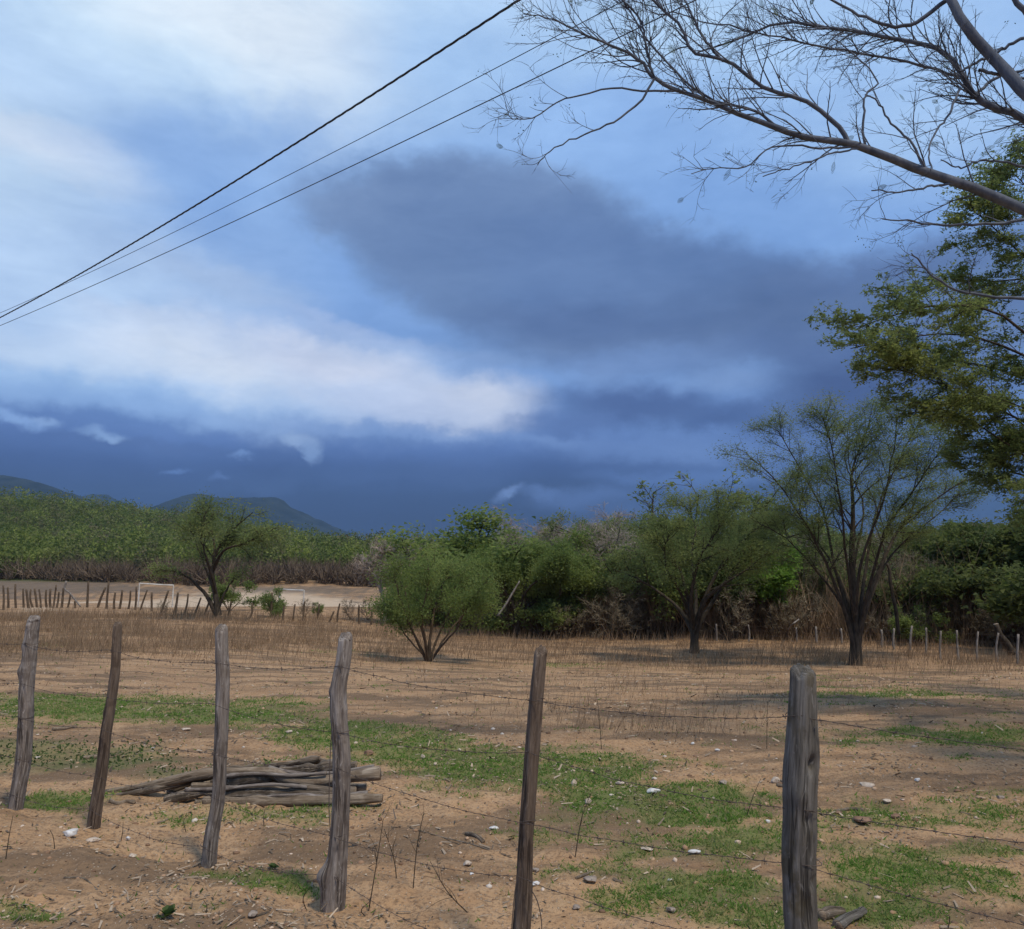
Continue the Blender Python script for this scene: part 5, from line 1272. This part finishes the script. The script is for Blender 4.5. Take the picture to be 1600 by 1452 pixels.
# ------------------------------------------------------------------ pile of logs
def P2(a, b, z): return P(a, b, z)
LOGS = [
    ('log_pale', [(318, 1253, 6.42), (380, 1253, 6.40), (450, 1253, 6.38), (520, 1250, 6.36), (597, 1247, 6.34)], 6.5, 7, 'long pale log at the front bottom of the pile', 24),
    ('log_pale', [(166, 1240, 6.72), (215, 1230, 6.70), (262, 1222, 6.66), (320, 1209, 6.62), (375, 1205, 6.6), (425, 1207, 6.6), (452, 1218, 6.58), (500, 1222, 6.58), (545, 1214, 6.56), (594, 1208, 6.56)], 5.5, 8.5, 'longest twisted log reaching both ends of the pile', 24),
    ('log_dark', [(350, 1241, 6.5), (405, 1238, 6.5), (460, 1237, 6.5), (520, 1240, 6.5), (556, 1238, 6.5)], 8, 9, 'thick dark log lying above the pale front log', 24),
    ('log_dark', [(258, 1250, 6.5), (295, 1243, 6.5), (330, 1238, 6.5), (370, 1234, 6.52)], 5.5, 6, 'grey split log end sticking out low at the left of the pile', 20),
    ('log_pale', [(300, 1228, 6.6), (345, 1229, 6.6), (400, 1233, 6.6), (440, 1232, 6.6)], 4.5, 4, 'thin pale log in the middle of the pile', 20),
    ('log_dark', [(355, 1222, 6.62), (395, 1216, 6.6), (425, 1213, 6.62), (450, 1222, 6.66), (470, 1228, 6.7)], 9, 7, 'stout crooked dark log in the heart of the pile', 24),
    ('log_dark', [(438, 1206, 6.85), (470, 1203, 6.85), (500, 1200, 6.85), (524, 1196, 6.85), (556, 1200, 6.85)], 7, 8, 'dark log on top of the pile at its right', 24),
    ('log_dark', [(375, 1205, 7.0), (420, 1198, 7.0), (460, 1192, 7.0), (500, 1186, 7.0)], 4, 5, 'topmost thin log tilting up to the right', 20),
    ('log_dark', [(430, 1198, 7.1), (470, 1193, 7.1), (508, 1189, 7.1)], 3.5, 4, 'thin log tucked just below the topmost thin log', 20),
    ('log_dark', [(160, 1247, 6.6), (205, 1240, 6.62), (250, 1232, 6.64), (330, 1214, 6.7), (340, 1208, 6.7)], 4, 4.5, 'slim dark log slanting down to the left tip of the pile', 20),
    ('log_dark', [(330, 1222, 6.8), (400, 1224, 6.8), (470, 1214, 6.8), (540, 1228, 6.8), (572, 1232, 6.8)], 7, 6, 'shadowed log at the back of the pile', 20),
    ('log_dark', [(262, 1240, 6.75), (300, 1222, 6.8), (350, 1206, 6.85), (395, 1200, 6.9)], 5, 5, 'dark log rising from the low left to the top of the pile', 20),
    ('post_a', [(345, 1214, 6.56), (400, 1209, 6.54), (455, 1212, 6.54), (510, 1208, 6.54)], 3.2, 2.6, 'thin grey stick lying along the top of the pile', 14),
    ('post_a', [(290, 1234, 6.5), (350, 1232, 6.46), (420, 1226, 6.46), (480, 1230, 6.46)], 3.0, 2.6, 'thin grey stick across the front of the pile', 14),
    ('post_a', [(400, 1246, 6.4), (455, 1243, 6.38), (520, 1246, 6.38), (575, 1240, 6.38)], 3.0, 3.4, 'slim grey stick just above the pale front log', 14),
    ('post_a', [(420, 1200, 6.75), (480, 1210, 6.7), (540, 1205, 6.7), (585, 1198, 6.7)], 3.2, 3.0, 'slim grey stick poking up at the right end of the pile', 14),
    ('log_dark', [(305, 1256, 6.45), (330, 1250, 6.5), (360, 1246, 6.5)], 4.5, 4, 'short stub beside the left end of the pale front log', 16),
]
for i, (mt, pl, r0, r1, lb, S_) in enumerate(LOGS):
    stick('log', [P(a, b, z * 1.055) for a, b, z in pl], r0 * 7.0 / F, r1 * 7.0 / F, M[mt], lb, 'log', S_, 44, 'logs of the wood pile', 20 + i, .42)
# forked end of the longest log
# sticks and driftwood on the ground
def gstick(name, pxs, r_px, mat, lb, seed, lift=.5, S=12, cat='stick', n=20):
    pp = []
    for (a, b) in pxs: g = G(a, b); pp.append(g + np.array((0, 0, r_px * g[1] / F * lift)))
    k = pp[0][1] / F
    return stick(name, pp, r_px * k, r_px * k * .75, M[mat], lb, cat, S, n, None, seed, .2)


gstick('stick', [(82, 1142), (98, 1140), (112, 1138), (119, 1137)], 3.5, 'log_pale', 'short pale stick in front of the far grass strip at left', 41)
gstick('stick', [(130, 1183), (150, 1181), (175, 1179), (192, 1177)], 4.2, 'log_pale', 'short pale log lying behind the second post', 42)
gstick('stick', [(172, 1256), (185, 1258), (198, 1257), (210, 1259)], 2.8, 'log_pale', 'small pale stick in front of the left tip of the log pile', 43)
gstick('stick', [(246, 1287), (256, 1286), (263, 1284)], 2.2, 'log_pale', 'tiny pale stick on the sand before the log pile', 44)
gstick('stick', [(290, 1310), (302, 1310), (312, 1309)], 2.0, 'log_pale', 'small whitish stick left of the third post', 45)
gstick('stick', [(728, 1306), (742, 1312), (755, 1318)], 3.4, 'log_dark', 'dark stick on the soil left of the fifth post', 46)
gstick('stick', [(900, 1378), (915, 1370), (928, 1362)], 2.4, 'log_dark', 'dark splinter above the brown grey block of stone', 47)
gstick('stick', [(100, 1372), (130, 1374), (152, 1386), (160, 1396)], 1.3, 'log_dark', 'curved dark twig on the near bank at left', 48)
gstick('driftwood', [(1309, 1446), (1325, 1438), (1340, 1430), (1350, 1424)], 7.5, 'post_c', 'pale grey driftwood chunk at the foot of the thick grey post', 49, .8, 16, 'driftwood')
gstick('driftwood', [(1282, 1436), (1298, 1428), (1318, 1424)], 8, 'log_dark', 'dark rotten wood chunk behind the pale driftwood', 50, .7, 16, 'driftwood')
gstick('stick', [(1305, 1268), (1330, 1262), (1350, 1266)], 2.5, 'log_dark', 'dark stick right of the thick grey post', 51)
gstick('stick', [(1215, 1232), (1225, 1231), (1233, 1230)], 3, 'log_dark', 'dark stub of wood close left of the thick grey post', 52)
gstick('stick', [(640, 1300), (690, 1310), (740, 1322), (800, 1340)], .9, 'log_dark', 'long thin twig on the soil left of the fifth post', 53)

# upright dry twigs near the fence
def twigs(label, spots, seed):
    for i, (px, row, hpx, lean, lb) in enumerate(spots):
        g = G(px, row); k = g[1] / F; rng = rng_(seed + i)
        top = g + np.array((lean * k, 0, hpx * k)); mid = (g + top) / 2 + rng.normal(size=3) * .02
        pts, rad = smooth_path([g - (0, 0, .02), mid, top], 10)[None], np.linspace(.0035, .0016, 10)[None]
        mb = MB(); V, Fq = tubes(pts, rad, 4); mb.add(local(V, g), Fq)
        if hpx > 60:
            kk = kids(rng, pts, rad, 9, .25, 1, 40, .05, .22, 0, 5, .2, .03, .7, .0014); V, Fq = tubes(kk[0], kk[1], 3); mb.add(local(V, g), Fq)
        o = add_obj('dry_twig', mb.mesh('dry_twig', M['log_dark'] if False else M['bark_dark'], True), None, tuple(g)); tag(o, lb, 'twig')


twigs('', [(8, 1352, 60, 6, 'dark upright twig on the bank at the left edge'), (86, 1328, 26, -10, 'short bent twig left of the jagged white stone'), (292, 1297, 24, 0, 'short upright twig left of the third post'),
           (187, 1322, 30, 3, 'thin upright twig left of the third post on the bank'), (413, 1293, 24, 0, 'short upright twig before the log pile'), (320, 1432, 20, -3, 'short stub twig on the bank at the bottom'),
           (575, 1418, 130, 20, 'tall branching dry weed right of the crooked post'), (645, 1390, 110, 15, 'tall dry weed between the crooked and the straight brown post'), (620, 1380, 70, -20, 'curving dry twig right of the crooked post'),
           (898, 1342, 90, 25, 'tall dry weed right of the straight brown post'), (735, 1430, 70, -60, 'arching dry twig left of the straight brown post'), (1165, 1275, 55, 25, 'thin dry twig left of the thick grey post'),
           (483, 1420, 34, 0, 'short dark twig left of the swollen post foot'), (574, 1432, 18, 3, 'dark stub twig right of the swollen post foot'), (940, 1172, 90, -8, 'reddish tall dry weed far back on the sand'),
           (1198, 1170, 70, 4, 'thin dry weed behind the thick grey post on its left'), (1480, 1452, 18, 0, 'small dark twig at the bottom right')], 700)

# broad-leaved weeds
def broad_weed(px, row, s_, lb, seed):
    g = G(px, row); rng = rng_(seed); mb = MB()
    for i in range(16):
        a = rng.uniform(0, 6.283); e = rng.uniform(.2, 1.1); d = np.array((math.cos(a) * math.cos(e), math.sin(a) * math.cos(e), math.sin(e))); l = s_ * rng.uniform(.5, 1.)
        sd = nrm(np.cross(d, (0, 0, 1.))) * l * .34; c = d * l
        V = np.array([d * l * .12, c * .45 + sd * .8, c * .75 + sd * .9 - (0, 0, l * .04), c * 1.0 - (0, 0, l * .10), c * .75 - sd * .9 - (0, 0, l * .04), c * .45 - sd * .8]) + np.array((0, 0, .004))
        mb.add(V, np.array([(0, 1, 4, 5), (1, 2, 3, 4)]), rng.random())
    tag(add_obj('broadleaf_weed', mb.mesh('broadleaf_weed', M['herb']), None, tuple(g)), lb, 'weed')


broad_weed(260, 1440, .085, 'dark broad leaved weed on the bank at the bottom left', 1)
broad_weed(427, 1362, .05, 'small round leaved green weed between the third and fourth posts', 2)

# ------------------------------------------------------------------ overhead cables
def cable(name, label, pix, r, twisted, span=(-.9, 2.6)):
    # vertical plane through two directions at a common height
    Hc = 8.6
    def at_h(px, py):
        d = ray(px, py); k = (Hc - CAM_H) / d[2]; return np.array((d[0] * k, d[1] * k))
    a, b = at_h(*pix[0]), at_h(*pix[-1]); u = b - a; L = np.linalg.norm(u); u = u / L; nn_ = np.array((-u[1], u[0])); S_, Zc = [], []
    for (px, py) in pix:
        d = ray(px, py); k = (a @ nn_) / (np.array(d[:2]) @ nn_); p = np.array(d) * k; S_.append((p[:2] - a) @ u); Zc.append(CAM_H + p[2])
    cf = np.polyfit(S_, Zc, 2); s_ = np.linspace(span[0] * L, span[1] * L, 160)
    ln = np.stack([a[0] + u[0] * s_, a[1] + u[1] * s_, np.polyval(cf, s_)], -1)
    if twisted:
        s3 = np.linspace(s_[0], s_[-1], 1500); c_ = np.stack([a[0] + u[0] * s3, a[1] + u[1] * s3, np.polyval(cf, s3)], -1); mb = MB()
        for ph in (0, 2.09, 4.19):
            q = c_.copy(); q[:, 2] += r * 1.1 * np.cos(s3 * 9 + ph); q[:, :2] += nn_ * (r * 1.1 * np.sin(s3 * 9 + ph))[:, None]; V, Fq = tubes(q[None], np.full((1, len(q)), r), 5); mb.add(V, Fq)
        me = mb.mesh(name, M['cable'], True)
    else:
        V, Fq = tubes(ln[None], np.full((1, len(ln)), r), 6); me = build_mesh(name, V, Fq, M['cable'], None, True)
    tag(add_obj(name, me), label, 'cable', 'overhead cables')


cable('overhead_cable', 'thick twisted overhead cable, uppermost of the three', [(812, 0), (640, 108), (470, 222), (300, 326), (150, 412), (0, 497)], .008, True)
cable('overhead_cable', 'thinnest overhead cable, between the other two', [(848, 65), (700, 146), (560, 221), (430, 287), (300, 348), (180, 405), (0, 490)], .0055, False)
cable('overhead_cable', 'thin overhead cable, lowest of the three', [(905, 85), (700, 191), (500, 286), (240, 402), (100, 465), (0, 510)], .0075, False)

# ------------------------------------------------------------------ haze
hv = bpy.data.materials.new('haze_air'); hv.use_nodes = True; hv.node_tree.nodes.clear(); N = NT(hv.node_tree)
vol = N.n('ShaderNodeVolumePrincipled', {'Color': (.34, .60, 1.0, 1), 'Density': 8e-5, 'Anisotropy': 0.})
out = N.n('ShaderNodeOutputMaterial'); hv.node_tree.links.new(vol.outputs[0], out.inputs['Volume'])
x0, x1, yA, yB, zA, zB = -6800, 6800, -1700, 6700, -12, 640
Vh = [(x, y, z) for z in (zA, zB) for y in (yA, yB) for x in (x0, x1)]
Fh = np.array([(0, 2, 3, 1), (4, 5, 7, 6), (0, 1, 5, 4), (2, 6, 7, 3), (0, 4, 6, 2), (1, 3, 7, 5)])
tag(add_obj('haze', build_mesh('haze', Vh, Fh, hv)), 'thin bluish haze over the far hills', kind='stuff')
